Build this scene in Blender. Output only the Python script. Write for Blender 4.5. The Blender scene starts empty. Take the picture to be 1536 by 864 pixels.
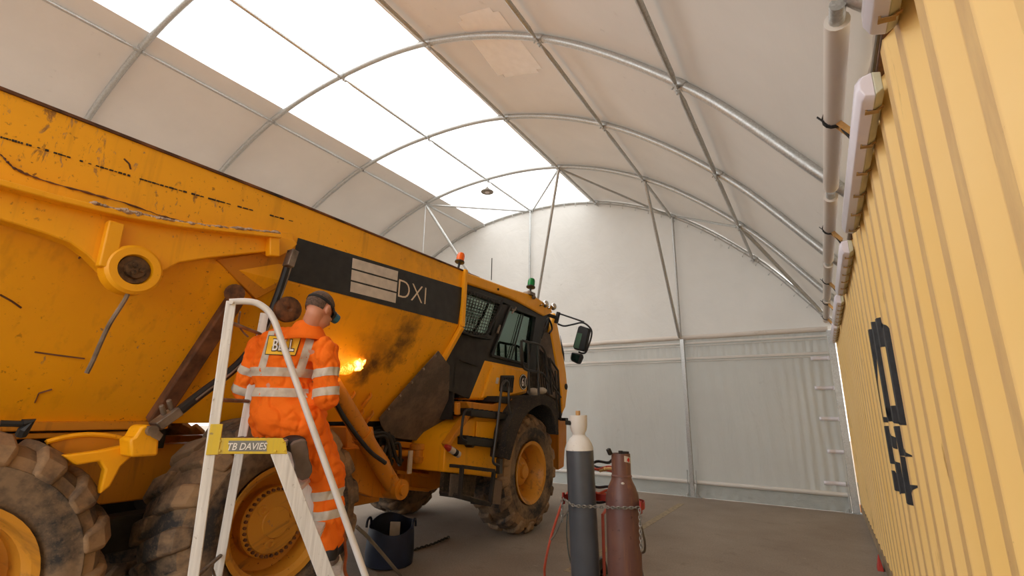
import bpy, bmesh, math, random
from mathutils import Vector, Matrix, noise
from mathutils.bvhtree import BVHTree
random.seed(7)
PI = math.pi
scene = bpy.context.scene
COL = scene.collection

# ------------------------------------------------------------------ camera
CF = 724.559
YAW, PITCH, ROLL = (math.radians(a) for a in (32.09675665, 14.36673806, 0.9979568))
CC = Vector((-0.35003, -9.82991, 1.44482))
FW = Vector((-math.sin(YAW)*math.cos(PITCH), math.cos(YAW)*math.cos(PITCH), math.sin(PITCH)))
RT = Vector((math.cos(YAW), math.sin(YAW), 0))
UP = RT.cross(FW)
RR = RT*math.cos(ROLL) + UP*math.sin(ROLL)
UU = -RT*math.sin(ROLL) + UP*math.cos(ROLL)
cam_d = bpy.data.cameras.new('camera')
cam_d.sensor_width = 36
cam_d.lens = CF/1536*36
cam_d.clip_start = 0.05
cam = bpy.data.objects.new('camera', cam_d)
COL.objects.link(cam)
M = Matrix((( RR.x, UU.x, -FW.x, CC.x), (RR.y, UU.y, -FW.y, CC.y), (RR.z, UU.z, -FW.z, CC.z), (0, 0, 0, 1)))
cam.matrix_world = M
scene.camera = cam

def ray(u, v): return FW + RR*((u-768)/CF) - UU*((v-432)/CF)
def V(u, v, x=None, y=None, z=None, t=None):
    """measured point of the photograph on a plane of the place"""
    d = ray(u, v)
    if x is not None: t = (x-CC.x)/d.x
    elif y is not None: t = (y-CC.y)/d.y
    elif z is not None: t = (z-CC.z)/d.z
    return CC + d*t

# ------------------------------------------------------------------ mesh helpers
class MB:
    def __init__(s): s.v = []; s.f = []; s.m = []; s.mi = 0
    def add(s, vs, fs):
        b = len(s.v); s.v += [Vector(p) for p in vs]
        for f in fs: s.f.append([b+i for i in f]); s.m.append(s.mi)
        return s
    def box(s, c, size, rot=None):
        c = Vector(c); h = Vector(size)/2
        vs = []
        for sx in (-1, 1):
            for sy in (-1, 1):
                for sz in (-1, 1):
                    p = Vector((sx*h.x, sy*h.y, sz*h.z))
                    if rot is not None: p = rot @ p
                    vs.append(c+p)
        return s.add(vs, [(0,1,3,2),(4,6,7,5),(0,4,5,1),(2,3,7,6),(0,2,6,4),(1,5,7,3)])
    def bar(s, a, b, w, h, up=(0,0,1)):
        a = Vector(a); b = Vector(b); d = (b-a); L = d.length; d.normalize()
        upv = Vector(up)
        if abs(d.dot(upv)) > .98: upv = Vector((0,1,0))
        side = d.cross(upv).normalized(); u2 = side.cross(d)
        R = Matrix((side, d, u2)).transposed()
        return s.box((a+b)/2, (w, L, h), R)
    def ring_pts(s, c, d, r, n, ref=None):
        d = Vector(d).normalized()
        ref = Vector(ref) if ref is not None else (Vector((0,0,1)) if abs(d.z) < .9 else Vector((1,0,0)))
        a = d.cross(ref).normalized(); b = d.cross(a)
        return [Vector(c)+a*(r*math.cos(2*PI*i/n))+b*(r*math.sin(2*PI*i/n)) for i in range(n)]
    def tube(s, pts, r, n=10, cap=True, closed=False):
        pts = [Vector(p) for p in pts]; N = len(pts)
        rs = r if isinstance(r, (list, tuple)) else [r]*N
        rings = []; ref = None
        for i, p in enumerate(pts):
            if closed: d = pts[(i+1) % N]-pts[i-1]
            elif i == 0: d = pts[1]-pts[0]
            elif i == N-1: d = pts[-1]-pts[-2]
            else: d = (pts[i+1]-p).normalized()+(p-pts[i-1]).normalized()
            d = d.normalized() if d.length > 1e-9 else Vector((0,0,1))
            if ref is None:
                ref = Vector((0,0,1)) if abs(d.z) < .9 else Vector((1,0,0))
                a = d.cross(ref).normalized()
            else:
                a = (a - d*a.dot(d)).normalized()
            ref = 1
            b = d.cross(a)
            rings.append([p+a*(rs[i]*math.cos(2*PI*k/n))+b*(rs[i]*math.sin(2*PI*k/n)) for k in range(n)])
        vs = [q for R in rings for q in R]; fs = []
        M_ = N if closed else N-1
        for i in range(M_):
            j = (i+1) % N
            for k in range(n):
                k2 = (k+1) % n
                fs.append((i*n+k, j*n+k, j*n+k2, i*n+k2))
        if cap and not closed:
            fs.append(tuple(range(n))); fs.append(tuple((N-1)*n+k for k in reversed(range(n))))
        return s.add(vs, fs)
    def cyl(s, a, b, r, n=16): return s.tube([a, b], r, n)
    def lathe(s, o, axis, prof, n=32, ref=None):
        """prof: (distance along axis, radius)"""
        o = Vector(o); axis = Vector(axis).normalized(); vs = []; fs = []
        m = len(prof)
        for (h, r) in prof: vs += s.ring_pts(o+axis*h, axis, max(r, 1e-4), n, ref)
        for i in range(m-1):
            for k in range(n):
                k2 = (k+1) % n
                fs.append((i*n+k, i*n+k2, (i+1)*n+k2, (i+1)*n+k))
        fs.append(tuple(reversed(range(n)))); fs.append(tuple((m-1)*n+k for k in range(n)))
        return s.add(vs, fs)
    def prism(s, poly, off):
        """closed polygon of 3D points given real thickness along off"""
        poly = [Vector(p) for p in poly]; off = Vector(off); n = len(poly)
        vs = poly + [p+off for p in poly]
        fs = [tuple(range(n)), tuple(n+i for i in reversed(range(n)))]
        for i in range(n): fs.append((i, (i+1) % n, n+(i+1) % n, n+i))
        return s.add(vs, fs)
    def ell(s, c, r, n=16, m=10, rot=None):
        c = Vector(c); r = Vector(r) if not isinstance(r, (int, float)) else Vector((r, r, r))
        vs = []; fs = []
        for i in range(m+1):
            th = PI*i/m
            for k in range(n):
                ph = 2*PI*k/n
                p = Vector((r.x*math.sin(th)*math.cos(ph), r.y*math.sin(th)*math.sin(ph), r.z*math.cos(th)))
                if rot is not None: p = rot @ p
                vs.append(c+p)
        for i in range(m):
            for k in range(n):
                k2 = (k+1) % n
                fs.append((i*n+k, (i+1)*n+k, (i+1)*n+k2, i*n+k2))
        return s.add(vs, fs)
    def cap(s, a, b, ra, rb, n=14):
        """tapered limb segment with round ends"""
        a = Vector(a); b = Vector(b); d = (b-a); L = d.length; d.normalize()
        pts = []; rs = []
        for i in range(6):
            t = PI/2*(1-i/5); pts.append(a-d*(ra*math.sin(t))); rs.append(max(ra*math.cos(t), 1e-3))
        for i in range(6):
            t = PI/2*i/5; pts.append(b+d*(rb*math.sin(t))); rs.append(max(rb*math.cos(t), 1e-3))
        return s.tube(pts, rs, n)
    def grid(s, P):
        """P rows of points"""
        R = len(P); C_ = len(P[0])
        return s.add([p for row in P for p in row],
                     [(i*C_+j, (i+1)*C_+j, (i+1)*C_+j+1, i*C_+j+1) for i in range(R-1) for j in range(C_-1)])

def to_mesh(name, mb, mats, fix=True):
    me = bpy.data.meshes.new(name)
    me.from_pydata([tuple(p) for p in mb.v], [], mb.f)
    for m in (mats if isinstance(mats, (list, tuple)) else [mats]): me.materials.append(m)
    me.polygons.foreach_set('material_index', mb.m)
    bm = bmesh.new(); bm.from_mesh(me)
    bmesh.ops.remove_doubles(bm, verts=bm.verts, dist=1e-5)
    if fix: bmesh.ops.recalc_face_normals(bm, faces=bm.faces)
    bm.to_mesh(me); bm.free()
    return me

def obj(name, mb, mats, parent=None, bevel=0, smooth=35, fix=True, seg=2):
    me = mb if isinstance(mb, bpy.types.Mesh) else to_mesh(name, mb, mats, fix)
    if smooth:
        me.polygons.foreach_set('use_smooth', [True]*len(me.polygons))
        me.set_sharp_from_angle(angle=math.radians(smooth))
    o = bpy.data.objects.new(name, me); COL.objects.link(o)
    if parent is not None:
        o.parent = parent
        if parent.type == 'EMPTY': o.matrix_parent_inverse = parent_inv(parent)
    if bevel:
        b = o.modifiers.new('bevel', 'BEVEL'); b.width = bevel; b.segments = seg
        b.limit_method = 'ANGLE'; b.angle_limit = math.radians(40)
    return o
def parent_inv(p):
    return (Matrix.Translation(p.location) @ p.rotation_euler.to_matrix().to_4x4()).inverted()
def tag(o, label=None, cat=None, group=None, kind=None):
    if label: o['label'] = label
    if cat: o['category'] = cat
    if group: o['group'] = group
    if kind: o['kind'] = kind
    return o
def thing(name, label, cat, loc=(0,0,0), group=None):
    o = bpy.data.objects.new(name, None); COL.objects.link(o); o.location = loc
    o.empty_display_size = .1
    return tag(o, label, cat, group)
def spline(pts, k=6):
    """Catmull-Rom through points"""
    pts = [Vector(p) for p in pts]; out = []
    for i in range(len(pts)-1):
        p0 = pts[i-1] if i > 0 else pts[0]*2-pts[1]
        p1, p2 = pts[i], pts[i+1]
        p3 = pts[i+2] if i+2 < len(pts) else p2*2-p1
        for j in range(k):
            t = j/k
            out.append(.5*((2*p1)+(p2-p0)*t+(2*p0-5*p1+4*p2-p3)*t*t+(3*p1-p0-3*p2+p3)*t**3))
    out.append(pts[-1]); return out

# ------------------------------------------------------------------ materials
def srgb(c):
    return tuple(((x/255)/12.92 if x/255 <= .04045 else ((x/255+.055)/1.055)**2.4) for x in c)+(1,)
class NT:
    def __init__(s, name):
        s.m = bpy.data.materials.new(name); s.m.use_nodes = True
        s.t = s.m.node_tree; s.t.nodes.clear()
        s.out = s.n('ShaderNodeOutputMaterial')
        s.co = s.n('ShaderNodeTexCoord').outputs['Object']
    def n(s, ty, **k):
        o = s.t.nodes.new(ty)
        for a, b in k.items(): setattr(o, a, b)
        return o
    def l(s, a, b): s.t.links.new(a, b)
    def set(s, sock, val):
        if isinstance(val, bpy.types.NodeSocket): s.l(val, sock)
        else: sock.default_value = val
    def mapping(s, scale=(1,1,1), loc=(0,0,0)):
        m = s.n('ShaderNodeMapping'); m.inputs['Scale'].default_value = scale; m.inputs['Location'].default_value = loc
        s.l(s.co, m.inputs['Vector']); return m.outputs[0]
    def noise(s, scale=5, detail=4, rough=.55, vec=None, dist=0):
        o = s.n('ShaderNodeTexNoise'); o.inputs['Scale'].default_value = scale
        o.inputs['Detail'].default_value = detail; o.inputs['Roughness'].default_value = rough
        o.inputs['Distortion'].default_value = dist
        s.l(vec if vec is not None else s.co, o.inputs['Vector']); return o.outputs['Fac']
    def ramp(s, fac, lo, hi, a=0, b=1):
        o = s.n('ShaderNodeMapRange'); o.inputs[1].default_value = lo; o.inputs[2].default_value = hi
        o.inputs[3].default_value = a; o.inputs[4].default_value = b
        s.l(fac, o.inputs[0]); return o.outputs[0]
    def mix(s, fac, a, b, mode='MIX'):
        o = s.n('ShaderNodeMix', data_type='RGBA', blend_type=mode)
        s.set(o.inputs[0], fac); s.set(o.inputs[6], a); s.set(o.inputs[7], b); return o.outputs[2]
    def math(s, op, a, b=0):
        o = s.n('ShaderNodeMath', operation=op); s.set(o.inputs[0], a); s.set(o.inputs[1], b); return o.outputs[0]
    def bump(s, h, strength=.3, dist=.01):
        o = s.n('ShaderNodeBump'); o.inputs['Strength'].default_value = strength
        o.inputs['Distance'].default_value = dist; s.l(h, o.inputs['Height']); return o.outputs[0]
    def bsdf(s, col, rough=.5, metal=0, normal=None, spec=.5, **k):
        o = s.n('ShaderNodeBsdfPrincipled'); s.set(o.inputs['Base Color'], col)
        s.set(o.inputs['Roughness'], rough); s.set(o.inputs['Metallic'], metal)
        o.inputs['Specular IOR Level'].default_value = spec
        if normal is not None: s.l(normal, o.inputs['Normal'])
        for a, b in k.items(): s.set(o.inputs[a.replace('_', ' ')], b)
        return o.outputs[0]
    def done(s, sh): s.l(sh, s.out.inputs[0]); return s.m

def m_plain(name, c, rough=.5, metal=0, var=.12, scale=8, spec=.5, bump=0, bscale=60):
    t = NT(name); base = srgb(c)
    n = t.noise(scale, 5)
    dark = tuple(x*(1-var*2) for x in base[:3])+(1,); lite = tuple(min(1, x*(1+var)) for x in base[:3])+(1,)
    col = t.mix(t.ramp(n, .3, .7), dark, lite)
    nor = t.bump(t.noise(bscale, 4), bump, .004) if bump else None
    return t.done(t.bsdf(col, rough, metal, nor, spec))

def m_paint(name, c, dirt=(90, 55, 30), rust=.5, rough=.42, chips=True, soot=None, dust=.25, scrape=None):
    t = NT(name); base = srgb(c)
    col = t.mix(t.ramp(t.noise(1.3, 5), .35, .7, 0, .35), base, tuple(x*.72 for x in base[:3])+(1,))
    # rust specks and grime
    spk = t.noise(38, 3, .6)
    msk = t.math('MULTIPLY', t.ramp(spk, .64, .70), t.ramp(t.noise(2.1, 3), .42, .62))
    col = t.mix(t.math('MULTIPLY', msk, rust), col, srgb((105, 50, 18)))
    st = t.noise(1, 5, .6, t.mapping((14, 14, 1.2)))
    col = t.mix(t.ramp(st, .55, .8, 0, dust), col, srgb(dirt))
    if chips:
        ch = t.math('MULTIPLY', t.ramp(t.noise(9, 6, .7), .66, .69), t.ramp(t.noise(.9, 2, .5, t.mapping((1, 1, 1), (3, 1, 7))), .5, .6))
        col = t.mix(t.math('MULTIPLY', ch, .8), col, srgb((120, 105, 95)))
    if scrape:
        tot = None
        stn = t.noise(1, 5, .68, t.mapping((3, 24, 7)), .6)
        for (p, r, k) in scrape:
            g = t.n('ShaderNodeVectorMath', operation='DISTANCE'); t.l(t.co, g.inputs[0]); g.inputs[1].default_value = p
            mk = t.ramp(g.outputs['Value'], r*.3, r, k, 0); tot = mk if tot is None else t.math('MAXIMUM', tot, mk)
        mk = t.ramp(t.math('ADD', stn, t.math('MULTIPLY', tot, .22)), .76, .83)
        mk = t.math('MULTIPLY', mk, t.ramp(tot, 0, .3))
        col = t.mix(t.math('MULTIPLY', mk, .75), col, t.mix(t.ramp(t.noise(17, 3), .4, .6), srgb((150, 118, 98)), srgb((104, 62, 34))))
    if soot:
        tot = None
        wob = t.noise(7, 5, .65)
        for (p, r, k) in soot:
            g = t.n('ShaderNodeVectorMath', operation='DISTANCE'); t.l(t.co, g.inputs[0]); g.inputs[1].default_value = p
            d = t.math('ADD', t.math('DIVIDE', g.outputs['Value'], r), t.ramp(wob, .25, .75, -.55, .55))
            mk = t.math('MULTIPLY', t.ramp(d, .1, 1.0, 1, 0), k)
            tot = mk if tot is None else t.math('MAXIMUM', tot, mk)
        col = t.mix(tot, col, srgb((38, 28, 22)))
    nor = t.bump(t.noise(25, 4), .08, .004)
    return t.done(t.bsdf(col, t.ramp(t.noise(6, 4), .3, .7, rough-.08, rough+.15), 0, nor, .45))

M_YEL = m_paint('truck_yellow', (250, 174, 14), rust=.55)
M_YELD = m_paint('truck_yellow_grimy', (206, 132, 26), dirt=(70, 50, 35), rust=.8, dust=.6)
M_BLACK = m_plain('black_plastic', (30, 29, 28), .55, var=.2)
M_DARK = m_plain('dark_grime', (46, 40, 34), .75, var=.35)
M_GALV = None
def m_galv():
    t = NT('galvanised_steel')
    vor = t.n('ShaderNodeTexVoronoi'); vor.inputs['Scale'].default_value = 95; t.l(t.co, vor.inputs['Vector'])
    bw = t.n('ShaderNodeRGBToBW'); t.l(vor.outputs['Color'], bw.inputs[0])
    col = t.mix(bw.outputs[0], srgb((170, 170, 167)), srgb((200, 201, 199)))
    return t.done(t.bsdf(col, t.ramp(t.noise(12, 3), .3, .7, .3, .5), .6))
M_GALV = m_galv()

def m_fabric(name, c, trans, rough=.55, wr=.12, wscale=(1.1, .5, 1.1)):
    t = NT(name); base = srgb(c)
    n = t.noise(1.2, 5, .6)
    col = t.mix(t.ramp(n, .35, .7), tuple(x*.93 for x in base[:3])+(1,), base)
    stain = t.math('MULTIPLY', t.ramp(t.noise(7, 5, .7), .62, .72), t.ramp(t.noise(.7, 2), .5, .62, 0, .25))
    col = t.mix(stain, col, srgb((120, 110, 98)))
    h = t.noise(1.6, 6, .62, t.mapping(wscale), .6)
    nor = t.bump(h, wr, .05)
    pr = t.bsdf(col, rough, 0, nor, .3)
    tr = t.n('ShaderNodeBsdfTranslucent'); t.l(col, tr.inputs['Color'])
    mx = t.n('ShaderNodeMixShader'); mx.inputs[0].default_value = trans
    t.l(pr, mx.inputs[1]); t.l(tr.outputs[0], mx.inputs[2])
    return t.done(mx.outputs[0])
M_CANOPY = m_fabric('canopy_fabric', (210, 203, 194), .06)
M_GABLE = m_fabric('gable_fabric', (212, 209, 203), .075, wr=.35)
M_CURT = m_fabric('curtain_fabric', (192, 193, 188), .06, wr=.35, wscale=(3, 3, .6))
M_SKIRT = m_fabric('skirt_fabric', (168, 172, 168), .02, wr=.5, wscale=(2, 2, 3))
M_BAND = m_fabric('curtain_band', (232, 228, 222), .15)
M_SLEEVE = m_fabric('sleeve_fabric', (222, 213, 203), .03)
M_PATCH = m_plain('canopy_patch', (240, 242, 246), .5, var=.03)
def m_sky():
    t = NT('skylight_sheet')
    tr = t.n('ShaderNodeBsdfTransparent'); tr.inputs[0].default_value = (1, 1, 1, 1)
    tl = t.n('ShaderNodeBsdfTranslucent'); tl.inputs[0].default_value = (.95, .95, .93, 1)
    mx = t.n('ShaderNodeMixShader'); mx.inputs[0].default_value = .4
    t.l(tr.outputs[0], mx.inputs[1]); t.l(tl.outputs[0], mx.inputs[2])
    return t.done(mx.outputs[0])
M_SKY = m_sky()

def m_floor():
    t = NT('asphalt_floor')
    n1 = t.noise(.7, 6, .6); n2 = t.noise(55, 4, .7); n3 = t.noise(4, 5, .65)
    col = t.mix(t.ramp(n1, .3, .7), srgb((138, 124, 111)), srgb((166, 153, 138)))
    col = t.mix(t.ramp(n2, .35, .75, 0, .45), col, srgb((88, 79, 70)))
    col = t.mix(t.ramp(n3, .58, .75, 0, .35), col, srgb((96, 85, 74)))
    pt = t.math('MULTIPLY', t.ramp(t.noise(14, 4, .6), .68, .71), .5)
    col = t.mix(pt, col, srgb((170, 160, 145)))
    return t.done(t.bsdf(col, .85, 0, t.bump(n2, .5, .006), .3))
M_FLOOR = m_floor()
M_LINE = m_plain('worn_floor_paint', (158, 140, 112), .85, var=.25, scale=20)

def m_container():
    t = NT('container_yellow')
    base = srgb((240, 200, 122))
    col = t.mix(t.ramp(t.noise(1.1, 4), .3, .7), base, srgb((242, 206, 138)))
    scr = t.math('MULTIPLY', t.ramp(t.noise(1, 6, .65, t.mapping((30, 9, 1.1))), .61, .66), t.ramp(t.noise(1.6, 3), .45, .6))
    col = t.mix(t.math('MULTIPLY', scr, .75), col, srgb((120, 72, 30)))
    # scuffed paint on the outermost flats
    sep = t.n('ShaderNodeSeparateXYZ'); t.l(t.co, sep.inputs[0])
    edge = t.ramp(sep.outputs[0], .004, -.001, 0, 1)
    sc = t.math('MULTIPLY', edge, t.ramp(t.noise(5, 6, .7, t.mapping((1, 3, .8))), .32, .6, .3, 1))
    col = t.mix(sc, col, srgb((216, 176, 118)))
    blot = t.math('MULTIPLY', t.ramp(t.noise(13, 6, .72), .66, .72), edge)
    col = t.mix(t.math('MULTIPLY', blot, .85), col, srgb((78, 45, 22)))
    return t.done(t.bsdf(col, .5, 0, t.bump(t.noise(18, 4), .06, .003), .35))
M_CONT = m_container()
M_CRUST = m_plain('rusty_rail', (120, 82, 52), .75, var=.35, scale=14)
M_LETTER = m_plain('stencil_black', (46, 48, 52), .6, var=.25, scale=30)
M_WHITE = m_plain('white_plastic', (226, 222, 228), .35, var=.04)
M_DIFF = m_plain('lamp_diffuser', (232, 226, 236), .25, var=.02)
M_CREAM = m_plain('lamp_housing', (205, 203, 178), .45, var=.06)
M_CLIP = m_plain('clip_brass', (176, 140, 88), .4, .5, var=.2)
M_STRAP = m_plain('black_webbing', (34, 30, 28), .8, var=.2)
M_GOLD = m_plain('yellow_zinc', (205, 160, 100), .35, .6, var=.2)

def m_rubber(name, wear=.6, col0=(58, 56, 55), mud0=(148, 122, 94)):
    t = NT(name)
    n = t.noise(2.6, 6, .62); n2 = t.noise(16, 5, .7)
    msk = t.math('ADD', t.ramp(n, .38, .62), t.ramp(n2, .3, .7, -.3, .3))
    col = t.mix(t.math('MULTIPLY', t.ramp(msk, .1, .9), wear), srgb(col0), srgb(mud0))
    sp = t.ramp(t.noise(70, 3), .55, .75, 0, .3)
    col = t.mix(sp, col, srgb((160, 130, 98)))
    return t.done(t.bsdf(col, .85, 0, t.bump(n2, .35, .006), .25))
M_TYRE = m_rubber('muddy_tyre', .8)
M_MUD = m_rubber('tyre_shoulder_mud', 1.0, (100, 84, 70), (158, 128, 96))
M_RUB = m_rubber('rubber_sheet', .6, (92, 85, 80), (138, 118, 104))
M_FEND = m_rubber('fender_rubber', .25, (38, 37, 37), (100, 88, 75))
M_RIM = m_paint('rim_yellow', (212, 146, 44), dirt=(92, 66, 42), rust=1, dust=.85)
M_HUBB = m_plain('oily_hub_rust', (110, 68, 34), .7, var=.4, scale=20)
M_ALU = None
def m_alu():
    t = NT('brushed_aluminium')
    n = t.noise(1, 6, .6, t.mapping((60, 60, 3)))
    col = t.mix(t.ramp(n, .3, .7), srgb((204, 201, 196)), srgb((236, 234, 230)))
    col = t.mix(t.math('MULTIPLY', t.ramp(t.noise(28, 5, .7), .62, .7), .6), col, srgb((110, 92, 74)))
    return t.done(t.bsdf(col, .42, .15))
M_ALU = m_alu()
M_LADY = m_paint('ladder_yellow', (228, 196, 64), dirt=(150, 140, 120), rust=.2, dust=.5)
M_LADT = m_plain('ladder_grip_grey', (128, 128, 124), .6)
def m_cloth():
    t = NT('orange_coverall')
    base = srgb((255, 124, 30))
    col = t.mix(t.ramp(t.noise(5, 5), .35, .7, 0, .4), base, srgb((244, 98, 18)))
    col = t.mix(t.math('MULTIPLY', t.ramp(t.noise(7, 5, .7), .6, .75), .35), col, srgb((120, 60, 35)))
    h = t.noise(9, 5, .6, t.mapping((1, 1, .8)), 1.2)
    return t.done(t.bsdf(col, .8, 0, t.bump(h, .6, .02), .2))
M_CLOTH = m_cloth()
M_REFL = m_plain('reflective_tape', (206, 196, 180), .5, var=.1, scale=20)
M_SKIN = m_plain('skin', (206, 142, 112), .55, var=.06)
M_HAIR = m_plain('short_brown_hair', (98, 76, 62), .8, var=.3, scale=90, bump=.8, bscale=300)
M_BOOT = m_plain('black_boot', (44, 40, 38), .6, var=.3)
M_SOLE = m_plain('grey_sole', (120, 104, 92), .8, var=.2)
M_RED = m_plain('red_paint', (176, 44, 30), .5, var=.2)
M_REDH = m_plain('red_hose', (196, 84, 58), .5, var=.1)
M_ORH = m_plain('orange_hose', (176, 92, 44), .55, var=.2)
M_BLKH = m_plain('black_hose', (36, 36, 38), .5)
M_GRYH = m_plain('grey_hose', (118, 110, 98), .6)
M_BLUE = m_plain('dark_blue_rubber', (22, 32, 58), .6, var=.2)
M_GRYT = m_plain('grey_green_hose', (84, 92, 88), .6)
M_TEAL = m_plain('teal_mask', (44, 104, 126), .45, var=.1)
M_CYLG = m_plain('grey_cylinder_paint', (80, 84, 90), .30, var=.06)
M_CYLW = m_paint('white_cylinder_paint', (236, 232, 224), dirt=(190, 150, 110), rust=.6, dust=.3)
def m_brown():
    t = NT('maroon_cylinder_paint')
    col = t.mix(t.ramp(t.noise(2.2, 5), .35, .7), srgb((98, 66, 62)), srgb((122, 86, 72)))
    col = t.mix(t.ramp(t.noise(1, 6, .65, t.mapping((22, 22, 1.6))), .52, .70, 0, .55), col, srgb((158, 108, 70)))
    col = t.mix(t.math('MULTIPLY', t.ramp(t.noise(24, 5, .7), .62, .7), .7), col, srgb((62, 34, 30)))
    return t.done(t.bsdf(col, .42, 0, None, .5))
M_CYLB = m_brown()
M_CHAIN = m_plain('chain_steel', (150, 146, 138), .4, .6, var=.3, scale=40)
M_STEEL = m_plain('worn_steel', (140, 126, 112), .5, .5, var=.3)
M_RUST = m_plain('brown_rusty_steel', (112, 72, 44), .75, var=.35, scale=10)
M_TAPE = m_plain('white_tape', (206, 196, 184), .6, var=.08, scale=14)
M_DXI = m_plain('pale_lettering', (222, 204, 178), .5, var=.05)
M_BADGEY = m_plain('badge_yellow', (250, 196, 40), .6, var=.05)
M_BADGEW = m_plain('badge_white', (240, 236, 228), .6, var=.04)
M_INK = m_plain('black_ink', (24, 22, 22), .6)
M_AMBER = m_plain('amber_lens', (236, 104, 12), .25, var=.1)
M_GREEN = m_plain('green_lens', (10, 120, 56), .25, var=.1)
M_CHROME = m_plain('chrome', (200, 196, 190), .12, .95, var=.03)
M_SEAT = m_plain('seat_fabric', (34, 34, 36), .9)
M_HIVIS = m_plain('yellow_vest', (236, 214, 40), .8)
M_MIRG = m_plain('mirror_glass', (176, 190, 176), .05, .95, var=.02)
def m_glass(refl=.16):
    t = NT('cab_glass')
    tr = t.n('ShaderNodeBsdfTransparent'); tr.inputs[0].default_value = (.72, .92, .84, 1)
    gl = t.n('ShaderNodeBsdfGlossy'); gl.inputs['Roughness'].default_value = .03; gl.inputs['Color'].default_value = (.66, .92, .80, 1)
    fr = t.n('ShaderNodeFresnel'); fr.inputs[0].default_value = 1.5
    mx = t.n('ShaderNodeMixShader'); t.l(t.math('ADD', fr.outputs[0], refl), mx.inputs[0])
    t.l(tr.outputs[0], mx.inputs[1]); t.l(gl.outputs[0], mx.inputs[2])
    return t.done(mx.outputs[0])
M_GLASS = m_glass(.20); M_GLASSR = m_glass(.42)
def m_flame():
    t = NT('flame')
    sep = t.n('ShaderNodeSeparateXYZ'); t.l(t.co, sep.inputs[0])
    lw = t.n('ShaderNodeLayerWeight'); lw.inputs[0].default_value = .5
    e = t.n('ShaderNodeEmission')
    t.l(t.mix(t.ramp(lw.outputs['Facing'], .1, .7), (1, .62, .16, 1), (1, .2, .01, 1)), e.inputs[0])
    t.l(t.ramp(lw.outputs['Facing'], .1, .8, 2.2, .8), e.inputs[1])
    tr = t.n('ShaderNodeBsdfTransparent')
    mx = t.n('ShaderNodeMixShader'); t.l(t.ramp(t.noise(30, 4), .35, .6, .4, 1), mx.inputs[0])
    t.l(tr.outputs[0], mx.inputs[1]); t.l(e.outputs[0], mx.inputs[2])
    return t.done(mx.outputs[0])
M_FLAME = m_flame()

# text as real flat meshes standing in the place
def text_mesh(body, size, shear=0, bold=0, space=1.0):
    cu = bpy.data.curves.new('lettering', 'FONT'); cu.body = body; cu.size = size; cu.shear = shear
    cu.offset = bold; cu.space_character = space; cu.align_x = 'CENTER'; cu.align_y = 'CENTER'
    cu.resolution_u = 4
    o = bpy.data.objects.new('lettering', cu); COL.objects.link(o)
    dg = bpy.context.evaluated_depsgraph_get(); dg.update()
    me = bpy.data.meshes.new_from_object(o.evaluated_get(dg))
    bpy.data.objects.remove(o); bpy.data.curves.remove(cu)
    return me
def place_text(name, body, size, origin, right, up, mat, parent, depth=.002, w=None, h=None, shear=0, bold=0, space=1.0):
    me = text_mesh(body, size, shear, bold, space)
    right = Vector(right).normalized(); up = Vector(up).normalized(); nor = right.cross(up)
    xs = [v.co.x for v in me.vertices]; ys = [v.co.y for v in me.vertices]
    cx, cy = (min(xs)+max(xs))/2, (min(ys)+max(ys))/2
    sx = w/(max(xs)-min(xs)) if w else 1; sy = h/(max(ys)-min(ys)) if h else sx
    mb = MB()
    vs = [Vector(origin)+right*((v.co.x-cx)*sx)+up*((v.co.y-cy)*sy)+nor*depth for v in me.vertices]
    fs = [tuple(p.vertices) for p in me.polygons]
    mb.add(vs, fs)
    bpy.data.meshes.remove(me)
    return obj(name, mb, mat, parent, smooth=0)

# ================================================================== THE SHELTER
XA, ZA = -5.98, 6.39
HALF = [(0, 0), (1.75, -.19), (3.44, -.89), (4.89, -2.05), (5.98, -3.38)]
NODES = [(-a, b) for a, b in reversed(HALF[1:])] + HALF
HY = [0, -1.938, -3.890, -5.841, -7.793, -9.745, -11.70]
_ARCH = spline([(x, 0, z) for x, z in NODES], 40)
def arch(s, off=0):
    """s: 0 (far eave) .. 8 (container eave); off: outward"""
    f = max(0, min(1, s/8))*(len(_ARCH)-1); i = min(int(f), len(_ARCH)-2); p = _ARCH[i].lerp(_ARCH[i+1], f-i)
    d = (_ARCH[i+1]-_ARCH[i]).normalized()
    return Vector((XA+p.x - d.z*off*1.0, 0, ZA+p.z + d.x*off))
def arch_at(x):
    lo, hi = 0.0, 8.0
    for _ in range(40):
        m = (lo+hi)/2
        if arch(m).x < x: lo = m
        else: hi = m
    return lo
# floor: one big asphalt yard, inside and out
mb = MB(); mb.box((-6, -6, -.05), (70, 70, .1))
floor = tag(obj('floor', mb, M_FLOOR, smooth=0), kind='structure')
mb = MB()
a = V(1020, 757, z=0); b = V(962, 792, z=0)
d = (b-a).normalized(); s_ = Vector((-d.y, d.x, 0))*.05
p0 = a - d*.1; p1 = b + d*2.2
mb.prism([p0+s_+Vector((0,0,.001)), p1+s_+Vector((0,0,.001)), p1-s_+Vector((0,0,.001)), p0-s_+Vector((0,0,.001))], (0,0,.0015))
tag(obj('painted_line', mb, M_LINE, floor, smooth=0), kind='structure')

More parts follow.
